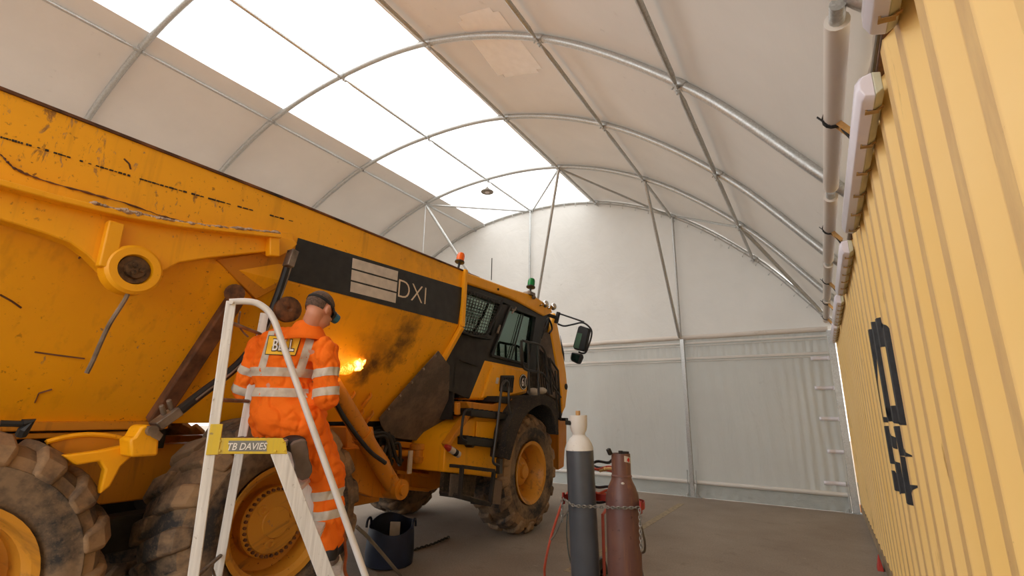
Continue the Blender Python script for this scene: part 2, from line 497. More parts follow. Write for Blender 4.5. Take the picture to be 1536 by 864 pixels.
# canopy: sheet pulled over the arches, skylight strip in the roof
S0, S1 = arch_at(-7.44), arch_at(-4.43)
def sheet(s0, s1, y0, y1, off, ns, ny, wob=0):
    rows = []
    for i in range(ns+1):
        s = s0+(s1-s0)*i/ns; row = []
        for j in range(ny+1):
            y = y0+(y1-y0)*j/ny; p = arch(s, off + wob*(noise.noise((s*1.7, y*.8, 3))-.2)); p.y = y; row.append(p)
        rows.append(row)
    return rows
YF, YB = -11.85, .12
mb = MB(); mb.grid(sheet(0, S0, YF, YB, .055, 40, 60, .012)); mb.grid(sheet(S1, 8, YF, YB, .055, 52, 60, .012))
ceiling = tag(obj('ceiling', mb, M_CANOPY, fix=False, smooth=60), kind='structure')
mb = MB(); mb.grid(sheet(S0, S1, YF, YB, .06, 24, 30))
tag(obj('window_1', mb, M_SKY, fix=False), kind='structure')
# paler rectangle on the container side of the roof
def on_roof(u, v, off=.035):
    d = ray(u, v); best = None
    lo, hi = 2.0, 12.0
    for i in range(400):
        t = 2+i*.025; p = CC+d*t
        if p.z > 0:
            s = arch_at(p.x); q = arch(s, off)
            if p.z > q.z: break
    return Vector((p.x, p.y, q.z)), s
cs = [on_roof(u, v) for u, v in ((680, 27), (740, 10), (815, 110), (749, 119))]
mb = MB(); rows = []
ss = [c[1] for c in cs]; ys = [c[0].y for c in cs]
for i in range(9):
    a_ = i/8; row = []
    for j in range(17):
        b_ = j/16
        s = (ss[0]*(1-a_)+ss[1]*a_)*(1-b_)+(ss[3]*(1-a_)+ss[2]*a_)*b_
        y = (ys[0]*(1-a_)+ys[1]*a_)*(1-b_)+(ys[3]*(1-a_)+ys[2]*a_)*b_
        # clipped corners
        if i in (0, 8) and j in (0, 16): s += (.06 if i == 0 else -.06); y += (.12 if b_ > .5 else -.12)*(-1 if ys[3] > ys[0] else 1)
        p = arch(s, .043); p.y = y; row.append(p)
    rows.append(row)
mb.grid(rows); obj('pale_patch', mb, M_PATCH, ceiling, fix=False)

# steel arches with purlin clamps
ORD = ['at the back wall', 'next to the back wall', 'second in front of the back wall', 'third in front of the back wall',
       'fourth in front of the back wall, above the truck body', 'fifth in front of the back wall, near the open end', 'at the open end of the shelter']
PUR = {2: 'on the truck side of the roof', 3: 'beside the truck-side skylight edge', 4: 'along the middle of the skylight',
       5: 'beside the container-side skylight edge', 6: 'halfway down the container side', 7: 'lowest on the container side', 1: 'lowest on the truck side'}
for k, y in enumerate(HY):
    t = thing('steel_arch', 'curved galvanised steel roof arch, '+ORD[k], 'arch', (0, y, 2.9), 'roof arches')
    mb = MB(); pts = [arch(i*8/96) + Vector((0, y, 0)) for i in range(97)]
    mb.tube(pts, .041 if k else .036, 14)
    obj('arch_tube', mb, M_GALV, t)
    for s in range(1, 8):
        c = arch(s); d = (arch(s+.05)-arch(s-.05)).normalized(); c.y = y
        mb = MB(); mb.tube([c-d*.05, c+d*.05], .046, 12)
        nrm = Vector((-d.z, 0, d.x))
        for e in (-1, 1):
            mb.box(c - nrm*.052 + Vector((0, e*.05, 0)), (.05, .06, .02), Matrix((d, (0, 1, 0), nrm)).transposed())
            mb.cyl(c-nrm*.04+d*(e*.02)+Vector((0, .03*e, 0)), c-nrm*.085+d*(e*.02)+Vector((0, .03*e, 0)), .008, 6)
        obj('clamp', mb, M_GALV, t)
    if k == 0:
        for i in range(44):
            s = .5+i*7.4/44
            c = arch(s); d = (arch(s+.05)-arch(s-.05)).normalized(); nrm = Vector((-d.z, 0, d.x)); c.y = -.005
            mb = MB(); mb.tube([c+Vector((0, -.036, 0)), c-nrm*.05+Vector((0, -.045, 0)), c-nrm*.085+Vector((0, -.045, 0)), c-nrm*.095+Vector((0, -.02, 0))], .0055, 6)
            mb.ell(c-nrm*.095+Vector((0, -.02, 0)), .011, 8, 6)
            obj('hook', mb, M_GALV, t)
BAY = ['bay nearest the back wall', 'second bay from the back', 'third bay from the back', 'fourth bay from the back', 'fifth bay from the back', 'bay at the open end']
for k in range(6):
    for s in range(1, 8):
        c = arch(s)
        a = Vector((c.x, HY[k]-.07, c.z)); b = Vector((c.x, HY[k+1]+.07, c.z))
        mb = MB(); d = (arch(s+.05)-arch(s-.05)).normalized(); nrm = Vector((-d.z, 0, d.x))*.04
        n = 12; P = [a.lerp(b, i/n) - nrm for i in range(n+1)]
        mb.tube(P, [.013]+[.027]*(n-1)+[.013], 10)
        tag(obj('purlin_tube', mb, M_GALV), 'steel purlin tube '+PUR[s]+', '+BAY[k], 'purlin', 'roof purlins')
# bracing in the last bay
def node(s, k): c = arch(s); c.y = HY[k]; return c + Vector((0, -.03, -.05))
def brace(a, b, r, lab):
    d = (b-a).normalized(); mb = MB(); mb.tube([a, a+d*.05, b-d*.05, b], [r*.6, r, r, r*.6], 10)
    tag(obj('brace_pole', mb, M_GALV), lab, 'brace', 'bracing poles')
brace(node(6, 1), Vector((-2.55, -.12, 2.90)), .030, 'long slanting pole from the roof down to the middle post of the back wall')
brace(node(5, 1), Vector((-5.92, -.12, 2.90)), .030, 'long slanting pole coming down behind the cab roof')
brace(node(3, 1), V(760, 500, y=-.12), .032, 'bright slanting pole coming down behind the amber beacon')
brace(node(3, 1), node(4, 0)+Vector((-.1, -.05, 0)), .022, 'thin level brace under the skylight from truck side to gable')
brace(node(5, 1), node(4, 0)+Vector((.1, -.05, 0)), .022, 'short brace crossing the skylight corner to the top of the gable')
brace(node(5, 1), node(6, 0)+Vector((0, -.05, 0)), .022, 'brace running down the roof from the skylight corner to the gable arch')
brace(node(7, 1), node(6, 0)+Vector((.08, -.05, 0)), .022, 'short pale brace near the top of the container-side gable')
brace(node(7, 1), arch(7.85)+Vector((0, -.10, 0)), .030, 'brace beside the gable arch down to the container corner')
a = node(3, 1); brace(a, a+Vector((0, .02, -2.2)), .011, 'thin hanging rod dropping straight down beside the truck body')
# gable mullions and posts
for s, lab in ((4, 'upright tube under the gable top behind the cab'), (6, 'upright tube in the gable above the middle post')):
    c = arch(s); mb = MB(); mb.tube([(c.x, -.06, c.z-.04), (c.x, -.06, 2.9)], .024, 10)
    tag(obj('gable_mullion', mb, M_GALV), lab, 'mullion', 'gable mullions')
def post(x, lab, w=.075):
    t = thing('wall_post', lab, 'post', (x, -.07, 0), 'back wall posts')
    mb = MB(); mb.box((x, -.07, 1.445), (w, .06, 2.87)); obj('post_tube', mb, M_GALV, t, .006)
    mb = MB(); mb.box((x, -.07, .006), (.30, .12, .012))
    for e in (-1, 1):
        mb.cyl((x+e*.10, -.07, .012), (x+e*.10, -.07, .05), .016, 8)
    obj('base_plate', mb, M_GALV, t)
    for e in (-1, 1):
        mb = MB(); mb.bar((x+e*.075, -.08, .02), (x+e*.075, -.08, .40), .022, .012, (1, 0, 0)); mb.cyl((x+e*.075, -.08, .40), (x+e*.075, -.08, .46), .011, 8)
        obj('tension_bolt', mb, M_GALV, t)
    return t
post(-2.515, 'galvanised post in the middle of the visible back wall')
post(-.075, 'galvanised corner post beside the yellow container', .10)
post(-5.98, 'galvanised post of the back wall behind the truck cab')
post(-9.45, 'galvanised post of the back wall behind the truck body')
# gable drape
mb = MB(); rows = []
NX = 110
for i in range(NX+1):
    s = 8*i/NX; top = arch(s, -.01); row = []
    for j in range(25):
        z = 2.90+(top.z-2.90)*j/24 if top.z > 2.91 else 2.90+.01*j/24
        w = .012*noise.noise((top.x*1.3, z*.8, 1.7))
        if z < 3.4: w += .008*math.sin(top.x*38+2*noise.noise((top.x*2, z, 0)))*max(0, (3.4-z)/.5)*(.5+noise.noise((top.x*1.1, 5, 0)))
        row.append(Vector((top.x, .03+w, z)))
    rows.append(row)
mb.grid(rows)
wb = tag(obj('wall_back', mb, M_GABLE, fix=False, smooth=80), kind='structure')
mb = MB(); P = [Vector((-11.95+i*.15, -.015+.006*noise.noise((i*.6, 0, 0)), 2.915+.012*noise.noise((i*.35, 4, 0)))) for i in range(80)]
mb.tube(P, .045, 10); obj('hem_roll', mb, M_SLEEVE, wb)
def curtain(x0, x1, y, z0, z1, pleat, nx, nz=14, ph=0):
    rows = []
    for i in range(nx+1):
        x = x0+(x1-x0)*i/nx; row = []
        for j in range(nz+1):
            z = z0+(z1-z0)*j/nz
            w = .014*noise.noise((x*1.1+ph, z*.45, 9))
            w += pleat(x, z)
            row.append(Vector((x, y+w, z)))
        rows.append(row)
    return rows
def pl_r(x, z):
    k = max(0, min(1, (x+.95)/.6))
    return .011*k*math.sin(x*46+1.5*noise.noise((x*3, z*.9, 2))) + .004*math.sin(x*30+z*2)*(1-k)*(.5+noise.noise((x*1.5, z*.7, 2)))
def pl_l(x, z): return .004*math.sin(x*11+z)*(.4+noise.noise((x, z*.5, 7)))
def pl_b(x, z): return .009*math.sin(x*52+1.2*noise.noise((x*2, z*3, 0)))*(.55+.6*noise.noise((x*1.3, 2, 0)))
mb = MB(); mb.grid(curtain(-2.50, -.10, .0, .24, 2.50, pl_r, 160)); obj('curtain_panel', mb, M_CURT, wb, fix=False, smooth=80)
mb = MB(); mb.grid(curtain(-11.9, -2.53, .0, .24, 2.50, pl_l, 160, ph=5)); obj('curtain_panel', mb, M_CURT, wb, fix=False, smooth=80)
mb = MB(); mb.grid(curtain(-2.50, -.10, .0, 2.50, 2.90, pl_b, 160, 5)); mb.grid(curtain(-11.9, -2.53, .0, 2.50, 2.90, pl_b, 300, 5)); obj('clear_band', mb, M_CURT, wb, fix=False, smooth=80)
for z, h in ((2.80, .035), (2.745, .012), (2.505, .045), (2.45, .012)):
    mb = MB()
    for x0, x1 in ((-2.475, -.13), (-11.9, -2.555)):
        mb.box(((x0+x1)/2, -.022, z), (x1-x0, .012, h))
    obj('band_strip', mb, M_BAND, wb, .004)
for x0, x1 in ((-2.475, -.13), (-11.9, -2.555)):
    mb = MB(); mb.tube([(x0, -.03, .255), (x1, -.03, .255)], .035, 10); obj('pocket_tube', mb, M_BAND, wb)
mb = MB()
for x0, x1 in ((-2.475, -.13), (-11.9, -2.555)):
    mb.grid([[Vector((x0+(x1-x0)*i/80, -.02-.05*(1-j/6)+.02*noise.noise((i*.3+x0, j*.4, 3)), .004+.235*j/6)) for j in range(7)] for i in range(81)])
obj('skirt', mb, M_SKIRT, wb, fix=False, smooth=80)
# pale webbing straps at the container end of the curtain
for i, (u0, u1, v, w) in enumerate(((1216, 1243, 538, 'topmost'), (1222, 1251, 582, 'second from the top'), (1229, 1259, 628, 'middle'), (1241, 1268, 677, 'second from the bottom'), (1236, 1273, 724, 'lowest'))):
    a = V(u0, v, y=-.04); b = V(u1, v, y=-.04)
    t = thing('curtain_strap', 'pale webbing strap on the back curtain beside the container, '+w, 'strap', b, 'curtain straps')
    b.z = a.z
    mb = MB(); mb.grid([[Vector((a.x+(b.x-a.x)*q/10, -.035-.012*math.sin(q*.9), a.z+e)) for e in (-.03, .03)] for q in range(11)]); m_ = mb
    o = obj('webbing', mb, M_WHITE, t, fix=False); sd = o.modifiers.new('thick', 'SOLIDIFY'); sd.thickness = .004
    mb = MB(); mb.box((b.x, -.045, a.z), (.035, .03, .07)); obj('buckle', mb, M_WHITE, t, .006)

# eave pole in its fabric pocket on the container side
EX, EZ = -.105, 3.05
for k in range(6):
    y0, y1 = HY[k]-.09, HY[k+1]+.09
    mb = MB(); P = [Vector((EX, y0+(y1-y0)*i/12, EZ)) for i in range(13)]
    mb.tube(P, .048, 14)
    t = tag(obj('eave_tube', mb, M_SLEEVE), 'fabric-sleeved eave tube above the container, '+BAY[k], 'tube', 'eave tubes')
    mb = MB(); mb.tube([(EX, y1-.10+.0, EZ), (EX, y1+.09, EZ)], .03, 12)
    obj('tube_end', mb, M_GALV, t)
    # flap of the canopy edge hanging inside, gathered under the tube
    mb = MB(); rows = []
    for i in range(31):
        y = y0+(y1-y0)*i/30
        rows.append([Vector((.025+.03*q/5+.012*noise.noise((y*6, q*.6, 2)), y, 3.03-.12*(q/5)+.01*noise.noise((y*5, q*.7, 0)))) for q in range(6)])
    mb.grid(rows); obj('edge_flap', mb, M_CANOPY, t, fix=False, smooth=80)
for i, (y, w) in enumerate(((-6.9, 'nearest the camera'), (-5.0, 'second from the camera'), (-3.05, 'third from the camera'), (-1.74, 'fourth from the camera'), (-.45, 'closest to the back wall'))):
    t = thing('ratchet_strap', 'black ratchet strap with zinc buckle holding the eave tube, '+w, 'strap', (EX, y, EZ), 'ratchet straps')
    mb = MB()
    loop = [Vector((EX+.053*math.cos(a), y, EZ+.053*math.sin(a))) for a in [PI*.2+q*PI*1.5/10 for q in range(11)]]
    for sg in range(len(loop)-1): mb.bar(loop[sg], loop[sg+1], .03, .005, (0, 0, 1) if abs((loop[sg+1]-loop[sg]).normalized().z) < .8 else (1, 0, 0))
    mb.bar((EX+.02, y, EZ-.05), (-.02, y, EZ-.20), .03, .006, (1, 0, 0))
    mb.bar((EX-.02, y, EZ-.045), (EX-.075, y-.02, EZ+.02), .025, .006, (1, 0, 0))
    obj('webbing', mb, M_STRAP, t)
    mb = MB(); R = Vector((.1, 0, -.15)).to_track_quat('Y', 'X').to_matrix()
    for e in (-1, 1): mb.box(Vector((EX+.045, y, EZ-.085))+Vector((0, e*.022, 0)), (.03, .10, .005), R)
    mb.box((EX+.05, y, EZ-.09), (.012, .04, .04), R)
    mb.cyl((EX+.03, y-.028, EZ-.06), (EX+.03, y+.028, EZ-.06), .012, 10)
    mb.cyl((EX+.06, y-.028, EZ-.105), (EX+.06, y+.028, EZ-.105), .009, 10)
    obj('ratchet_buckle', mb, M_GOLD, t)

# ------------------------------------------------------------------ pendant high-bay lamp under the skylight
c = arch(4); lp = Vector((c.x, HY[1], 6.10))
t = thing('pendant_lamp', 'small grey high-bay lamp hanging under the skylight near the back wall', 'lamp', lp)
mb = MB(); mb.lathe(lp, (0, 0, 1), [(-.035, .04), (-.035, .135), (-.02, .14), (0, .11), (.02, .055), (.06, .045), (.075, .02), (.09, .018)], 20); obj('lamp_body', mb, m_plain('lamp_grey', (128, 120, 108), .5), t)
mb = MB(); mb.lathe(lp, (0, 0, 1), [(-.042, .03), (-.042, .05), (-.034, .05)], 14); obj('lens', mb, M_WHITE, t)
mb = MB(); mb.tube([lp+Vector((0, 0, .08)), lp+Vector((.012, 0, .12)), lp+Vector((.012, 0, .15)), lp+Vector((0, 0, .17)), lp+Vector((-.01, 0, .15))], .006, 6); mb.tube([lp+Vector((0, 0, .165)), (c.x, HY[1], c.z-.03)], .005, 6); obj('hanging_hook', mb, M_GALV, t)

# ------------------------------------------------------------------ shipping container on the right
YC0, YC1 = -12.30, .07
ct = thing('shipping_container', 'long yellow corrugated shipping container with black stencil lettering', 'container', (0, -6, 0))
PIT = .2735; DEP = .036; OUT = .072; SL = .068
PH = .085
def corr(y):
    q = (y-PH) % PIT
    if q < OUT: return 0.0
    if q < OUT+SL: return DEP*(q-OUT)/SL
    if q < PIT-SL: return DEP
    return DEP*(PIT-q)/SL
ks = []
y = math.floor((YC0-PH)/PIT)*PIT+PH
while y < YC1+PIT:
    for q in (0, OUT, OUT+SL, PIT-SL): ks.append(y+q)
    y += PIT
ks = [YC0]+[k for k in ks if YC0 < k < YC1]+[YC1]
ZB, ZT = .14, 2.80
mb = MB(); rows = []
for k in ks:
    rows.append([Vector((corr(k), k, ZB+(ZT-ZB)*j/10)) for j in range(11)])
mb.grid(rows); obj('side_panel', mb, M_CONT, ct, fix=False, smooth=0)
mb = MB(); mb.box((.045, (YC0+YC1)/2, 2.845), (.09, YC1-YC0, .10)); obj('top_rail', mb, M_CRUST, ct, .004)
mb = MB(); mb.box((.04, (YC0+YC1)/2, .08), (.09, YC1-YC0, .13)); obj('bottom_rail', mb, m_plain('dusty_bottom_rail', (150, 128, 100), .8, var=.3), ct, .004)
for y in (YC0, YC1):
    mb = MB(); mb.box((.06, y, 1.45), (.13, .12, 2.66)); obj('corner_post', mb, M_CONT, ct, .006)
    for z in (.06, 2.84):
        mb = MB(); mb.box((.07, y, z), (.17, .16, .115)); obj('corner_casting', mb, m_plain('casting_orange', (206, 128, 30), .6, var=.25), ct, .006)
mb = MB(); mb.box((1.22, (YC0+YC1)/2, 2.88), (2.3, YC1-YC0-.1, .03)); mb.box((2.40, (YC0+YC1)/2, 1.5), (.06, YC1-YC0-.1, 2.7)); mb.box((1.22, YC1-.02, 1.45), (2.3, .04, 2.6)); mb.box((1.22, YC0+.02, 1.45), (2.3, .04, 2.6)); mb.box((1.22, (YC0+YC1)/2, .12), (2.3, YC1-YC0-.1, .04))
obj('shell', mb, M_CONT, ct)
# black stencil marks, painted over the corrugations
mb = MB()
def paint(poly):
    pts = [V(u, v, x=.004) for u, v in poly]
    P2 = [(p.y, p.z) for p in pts]
    y0 = min(p[0] for p in P2); y1 = max(p[0] for p in P2)
    def span(y):
        zs = []
        for i in range(len(P2)):
            (a0, b0), (a1, b1) = P2[i], P2[(i+1) % len(P2)]
            if (a0-y)*(a1-y) < 0 or (a0 == y and a1 != y): zs.append(b0+(b1-b0)*(y-a0)/(a1-a0))
        zs.sort(); return zs
    yy = sorted(set([k for k in ks if y0 < k < y1]+[y0+(y1-y0)*i/24 for i in range(25)]))
    for a, b in zip(yy[:-1], yy[1:]):
        sa, sb = span(a+1e-5), span(b-1e-5)
        if len(sa) >= 2 and len(sb) == len(sa):
            for q in range(0, len(sa)-1, 2):
                o = -.0025
                mb.add([(corr(a)+o, a, sa[q]), (corr(b)+o, b, sb[q]), (corr(b)+o, b, sb[q+1]), (corr(a)+o, a, sa[q+1])], [(0, 1, 2, 3)])
# figure like a tall D on its side, then a zig-zag figure below it
paint([(1301, 497), (1306, 493), (1326, 625), (1333, 628), (1334, 634), (1323, 633)])
paint([(1305, 484), (1312, 482), (1320, 530), (1336, 632), (1329, 633), (1311, 525)])
paint([(1312, 482), (1318, 475), (1326, 487), (1325, 520), (1318, 522)])
paint([(1318, 475), (1328, 488), (1333, 507), (1350, 600), (1357, 637), (1346, 635), (1330, 520), (1326, 510)])
paint([(1330, 612), (1343, 607), (1348, 630), (1356, 638), (1345, 636), (1334, 628)])
paint([(1326, 640), (1332, 638), (1342, 697), (1337, 695)])
paint([(1332, 645), (1337, 650), (1346, 668), (1343, 674), (1334, 660)])
paint([(1342, 640), (1348, 638), (1357, 682), (1352, 684)])
paint([(1357, 671), (1364, 685), (1359, 685)])
paint([(1341, 687), (1348, 696), (1356, 738), (1352, 742), (1346, 730)])
paint([(1337, 705), (1341, 706), (1348, 738), (1343, 735)])
paint([(1352, 684), (1358, 690), (1364, 715), (1372, 763), (1362, 755), (1356, 715)])
paint([(1367, 727), (1372, 728), (1370, 740)])
obj('stencil_lettering', mb, M_LETTER, ct, fix=False, smooth=0)

# weatherproof strip lights along the container's top rail
LIGHTS = [(-9.65, -8.09, 'nearest the camera'), (-7.74, -6.04, 'second from the camera'), (-5.57, -4.02, 'third from the camera'), (-3.62, -2.05, 'fourth from the camera'), (-1.80, -.25, 'closest to the back wall')]
for (y0, y1, w) in LIGHTS:
    L = y1-y0
    t = thing('strip_light', 'white weatherproof strip light on the container edge, '+w, 'strip light', (-.02, (y0+y1)/2, 2.7), 'strip lights along the container')
    def prof(sc, pts, ya, yb):
        mb = MB(); rows = []
        for yy, q in ((ya, .80), (ya+.025, 1), (yb-.025, 1), (yb, .80)):
            rows.append([Vector((-.02+(p[0]+.02)*q, yy, 2.70+(p[1]-2.70)*q)) for p in pts+pts[:1]])
        mb.grid(rows)
        n = len(pts); b0 = 0
        mb.f.append(list(range(n))); mb.m.append(0); mb.f.append([3*(n+1)+i for i in reversed(range(n))]); mb.m.append(0)
        return mb
    obj('housing', prof(1, [(-.002, 2.745), (-.034, 2.755), (-.034, 2.635), (-.002, 2.655)], y0, y1), M_CREAM, t, .003)
    obj('diffuser', prof(1, [(-.035, 2.757), (-.070, 2.748), (-.088, 2.725), (-.090, 2.68), (-.075, 2.645), (-.035, 2.632)], y0+.004, y1-.004), M_DIFF, t, .003)
    for i in range(6):
        yc = y0+.10+(L-.2)*i/5
        mb = MB()
        mb.box((-.040, yc, 2.628), (.045, .022, .004), Matrix.Rotation(.12, 3, 'Y')); mb.box((-.058, yc, 2.634), (.006, .026, .010)); mb.box((-.012, yc+.004, 2.640), (.028, .014, .006), Matrix.Rotation(-.5, 3, 'Y'))
        obj('clip', mb, M_CLIP, t)
    mb = MB()
    for yc in (y0+.25, y1-.25): mb.box((.0, yc, 2.77), (.02, .04, .07))
    obj('mounting_bracket', mb, M_GALV, t)
# cable along the rail behind the lights
mb = MB(); mb.tube(spline([(-.012, y, 2.80+.01*math.sin(y*3)) for y in [-9.6+i*.6 for i in range(16)]], 4), .008, 6)
tag(obj('power_cable', mb, M_GRYH), 'thin grey cable running along the container top rail behind the strip lights', 'cable')
# red plastic wedge at the foot of the container
p = V(1330, 856, z=0); p.x = -.035
mb = MB(); b_ = [p+Vector((-.035, -.07, 0)), p+Vector((.02, -.07, 0)), p+Vector((.02, .07, 0)), p+Vector((-.035, .07, 0))]; mb.add(b_+[p+Vector((-.005, .02, .15))], [(0, 3, 2, 1), (0, 1, 4), (1, 2, 4), (2, 3, 4), (3, 0, 4)])
tag(obj('wedge', mb, M_RED, bevel=.006), 'small red plastic wedge lying at the foot of the container', 'wedge')

# ================================================================== THE DUMP TRUCK
TX = -4.75                       # centreline
def mir(p): return Vector((2*TX-p.x, p.y, p.z))
tr = thing('dump_truck', 'large yellow articulated dump truck with raised-nose body and black number 61 cab', 'truck', (TX, -6.5, 0))
def BV(u, v, off=0):
    p = V(u, v, x=-3.45+off)
    if p.z >= 2.3: return p
    d = ray(u, v)                 # lower half of the body side leans inwards
    # x + 3.45 - off = -.3*(2.3-z)
    t = (-3.45+off-.55*2.3 - CC.x + .55*CC.z)/(d.x-.55*d.z)
    return CC+d*t
def plate(name, pts, mat, parent, th=.03, bev=.004, nrm=(-1, 0, 0)):
    mb = MB(); mb.prism(pts, Vector(nrm)*th); return obj(name, mb, mat, parent, bev)
NIN = Vector((-1, 0, .55)).normalized()
SOOT = []
for (u, v, r, k) in ((546, 558, .15, .8), (562, 546, .19, .85), (585, 535, .20, .8), (604, 515, .19, .8), (613, 494, .20, .7), (575, 522, .3, .4), (600, 470, .40, .18), (650, 365, .55, .30), (600, 360, .6, .12)):
    p = BV(u, v); SOOT.append((tuple(p), r, k))
SCR = [(tuple(BV(u, v)), r, k) for u, v, r, k in ((85, 205, .42, 1), (130, 215, .35, .8), (70, 180, .25, .9), (210, 250, .3, .6), (300, 305, .3, .8), (230, 300, .25, .7), (330, 320, .22, .8), (40, 215, .3, .5), (400, 300, .3, .5), (480, 320, .3, .35), (100, 577, .12, 1), (90, 545, .2, .6), (300, 455, .2, .5))]
M_BIN = m_paint('body_yellow', (250, 174, 14), rust=.8, soot=SOOT, scrape=SCR)
# --- body
bn0 = V(697, 406, x=-3.45); bc0 = V(690, 490, x=-3.45)
YR = -11.1
ZBOT = 1.335; _b = BV(600, 655); YN = bc0.y+(_b.y-bc0.y)*(2.3-ZBOT)/(2.3-_b.z)
LEAN = .55
def sl(z): return -3.45-LEAN*(2.3-z)
def sidepts(m):
    f = (lambda p: p) if m > 0 else mir
    return f
mb = MB()
for m in (1, -1):
    f = sidepts(m); o1 = Vector((-.05*m, 0, 0)); 
    up = [Vector((-3.45, YR, 2.3)), Vector((-3.45, bc0.y, 2.3)), Vector((-3.45, bn0.y, 2.90)), Vector((-3.45, -7.9, 2.90)), Vector((-3.45, YR, 2.84))]
    mb.prism([f(p) for p in up], o1)
    yb = YN
    lo = [Vector((-3.45, YR, 2.3)), Vector((sl(ZBOT), YR, ZBOT)), Vector((sl(ZBOT), yb, ZBOT)), Vector((-3.45, bc0.y, 2.3))]
    mb.prism([f(p) for p in lo], o1)
bxl, bxr = 2*TX+3.45, -3.45
# floor and front plate of the body
mb.prism([Vector((sl(ZBOT), YR, ZBOT)), Vector((sl(ZBOT), YN, ZBOT)), mir(Vector((sl(ZBOT), YN, ZBOT))), mir(Vector((sl(ZBOT), YR, ZBOT)))], (0, 0, .05))
fp = [Vector((sl(ZBOT), YN, ZBOT)), Vector((-3.45, bc0.y, 2.3)), Vector((-3.45, bn0.y, 2.90))]
mb.prism([fp[0], fp[1], mir(fp[1]), mir(fp[0])], (0, -.05, .02))
mb.prism([fp[1], fp[2], mir(fp[2]), mir(fp[1])], (0, -.05, 0))
body = obj('dump_body', mb, M_BIN, tr, .006)
# front edge flanges
mb = MB()
a0, a1, a2 = V(697, 406, x=-3.44), V(692, 490, x=-3.44), BV(600, 655, .012)
mb.bar(a0+Vector((0, .0, .01)), a1, .06, .05, (0, 1, 0)); mb.bar(a1, a2, .06, .05, (0, 1, 0))
obj('front_flange', mb, M_YEL, body, .006)
mb = MB(); mb.bar((-3.465, YR, 2.843), (-3.465, -7.9, 2.903), .055, .016); mb.bar((-3.465, -7.9, 2.903), (-3.465, bn0.y, 2.905), .055, .014)
obj('top_rail', mb, m_plain('worn_top_edge', (104, 62, 30), .7, var=.5, scale=7), body)
mb = MB()
for pts in (((52, 528), (80, 532), (127, 538)), ((0, 442), (18, 452), (32, 462)), ((52, 604), (58, 590), (78, 584)), ((118, 388), (126, 378), (130, 372)), ((186, 238), (194, 246), (196, 254))):
    P_ = [BV(u, v, .001) for u, v in pts]
    for i in range(len(P_)-1): mb.bar(P_[i], P_[i+1], .004, .008)
obj('scratch', mb, M_RUST, body)
mb = MB()   # weld seam strip along the upper side
P = [V(u, v, x=-3.446) for u, v in ((0, 205), (60, 222), (150, 250), (240, 277), (330, 302), (440, 332))]
rw = random.Random(8)
for i in range(len(P)-1):
    for q in range(14):
        if rw.random() < .72: mb.bar(P[i].lerp(P[i+1], (q+rw.random()*.2)/14)-Vector((.003, 0, 0)), P[i].lerp(P[i+1], (q+.75+.25*rw.random())/14)-Vector((.003, 0, 0)), .008, .003+.007*rw.random())
obj('weld_seam', mb, M_DARK, body)
mb = MB(); P = [V(u, v, x=-3.425) for u, v in ((0, 232), (25, 255), (75, 274), (187, 305), (262, 330), (330, 342))]
P = spline(P, 10)
mb.tube([p+Vector((0, 0, .004*rw.random())) for p in P], [.002+.006*rw.random()**2 for p in P], 5)
obj('weld_seam', mb, M_RUST, body)
mb = MB(); mb.box((sl(ZBOT)+.02, (YR-8.25)/2, 1.325), (.06, -8.25-YR, .05)); mb.box((sl(ZBOT), (YR-8.45)/2, 1.275), (.06, -8.45-YR, .03)); obj('bottom_rail', mb, M_YELD, body, .006)
# side rib beam
Lw = [(-50, 320), (0, 329), (62, 348), (106, 364), (131, 382), (150, 401), (165, 416), (181, 424), (205, 428), (226, 420), (240, 409), (269, 394), (312, 387), (400, 377), (414, 383)]
Tp = [(414, 356), (262, 339), (187, 326), (81, 301), (0, 279), (-50, 268)]
rib = plate('rib_beam', [V(u, v, x=-3.36) for u, v in Lw+Tp], M_YEL, body, .09, .008)
mb = MB()
T2 = [V(u, v, x=-3.36) for u, v in reversed(Tp)]
for i in range(len(T2)-1):
    a, b = T2[i], T2[i+1]; mb.prism([a+Vector((.07, 0, .012)), b+Vector((.07, 0, .012)), b+Vector((-.09, 0, .012)), a+Vector((-.09, 0, .012))], (0, 0, -.03))
obj('rib_flange', mb, M_YEL, rib, .006)
mb = MB(); P = [V(u, v, x=-3.33) for u, v in ((130, 310), (187, 325), (262, 338), (330, 346), (414, 354))]
P = spline(P, 40); rm = random.Random(5)
for p in P:
    q = abs(noise.noise(p*5))+.25*rm.random()
    for _ in range(2): mb.ell(p+Vector((.02-.08*rm.random(), .02*rm.random(), .016+.012*rm.random()*q)), (.022+.02*rm.random(), .016+.02*rm.random(), .008+.022*q*rm.random()), 7, 5)
obj('dried_mud', mb, m_plain('dried_mud', (176, 150, 126), .9, var=.25, scale=30), rib)
mb = MB(); mb.bar(V(173, 334, x=-3.335), V(158, 402, x=-3.335), .07, .055, (1, 0, 0)); obj('stiffener', mb, M_YEL, rib, .008); mb = MB(); mb.bar(V(409, 352, x=-3.335), V(409, 385, x=-3.335), .07, .06, (1, 0, 0)); obj('stiffener', mb, M_YEL, rib, .008)
bp_ = V(204, 404, x=-3.30)
mb = MB(); mb.lathe(bp_+Vector((-.1, 0, 0)), (1, 0, 0), [(0, .13), (.085, .13), (.1, .115), (.1, .08), (.07, .075), (.07, .0)], 32); boss = obj('pivot_boss', mb, M_YEL, body)
mb = MB(); mb.lathe(bp_+Vector((-.03, 0, 0)), (1, 0, 0), [(0, .075), (.012, .072), (.012, .05), (.03, .045), (.03, .0)], 24)
for a in range(3):
    q = bp_+Vector((.004, .022*math.cos(a*2.1), .022*math.sin(a*2.1))); mb.cyl(q, q+Vector((.012, 0, 0)), .012, 6)
obj('pivot_pin', mb, m_plain('oily_pin', (104, 76, 50), .5, .3, var=.45, scale=25), boss)
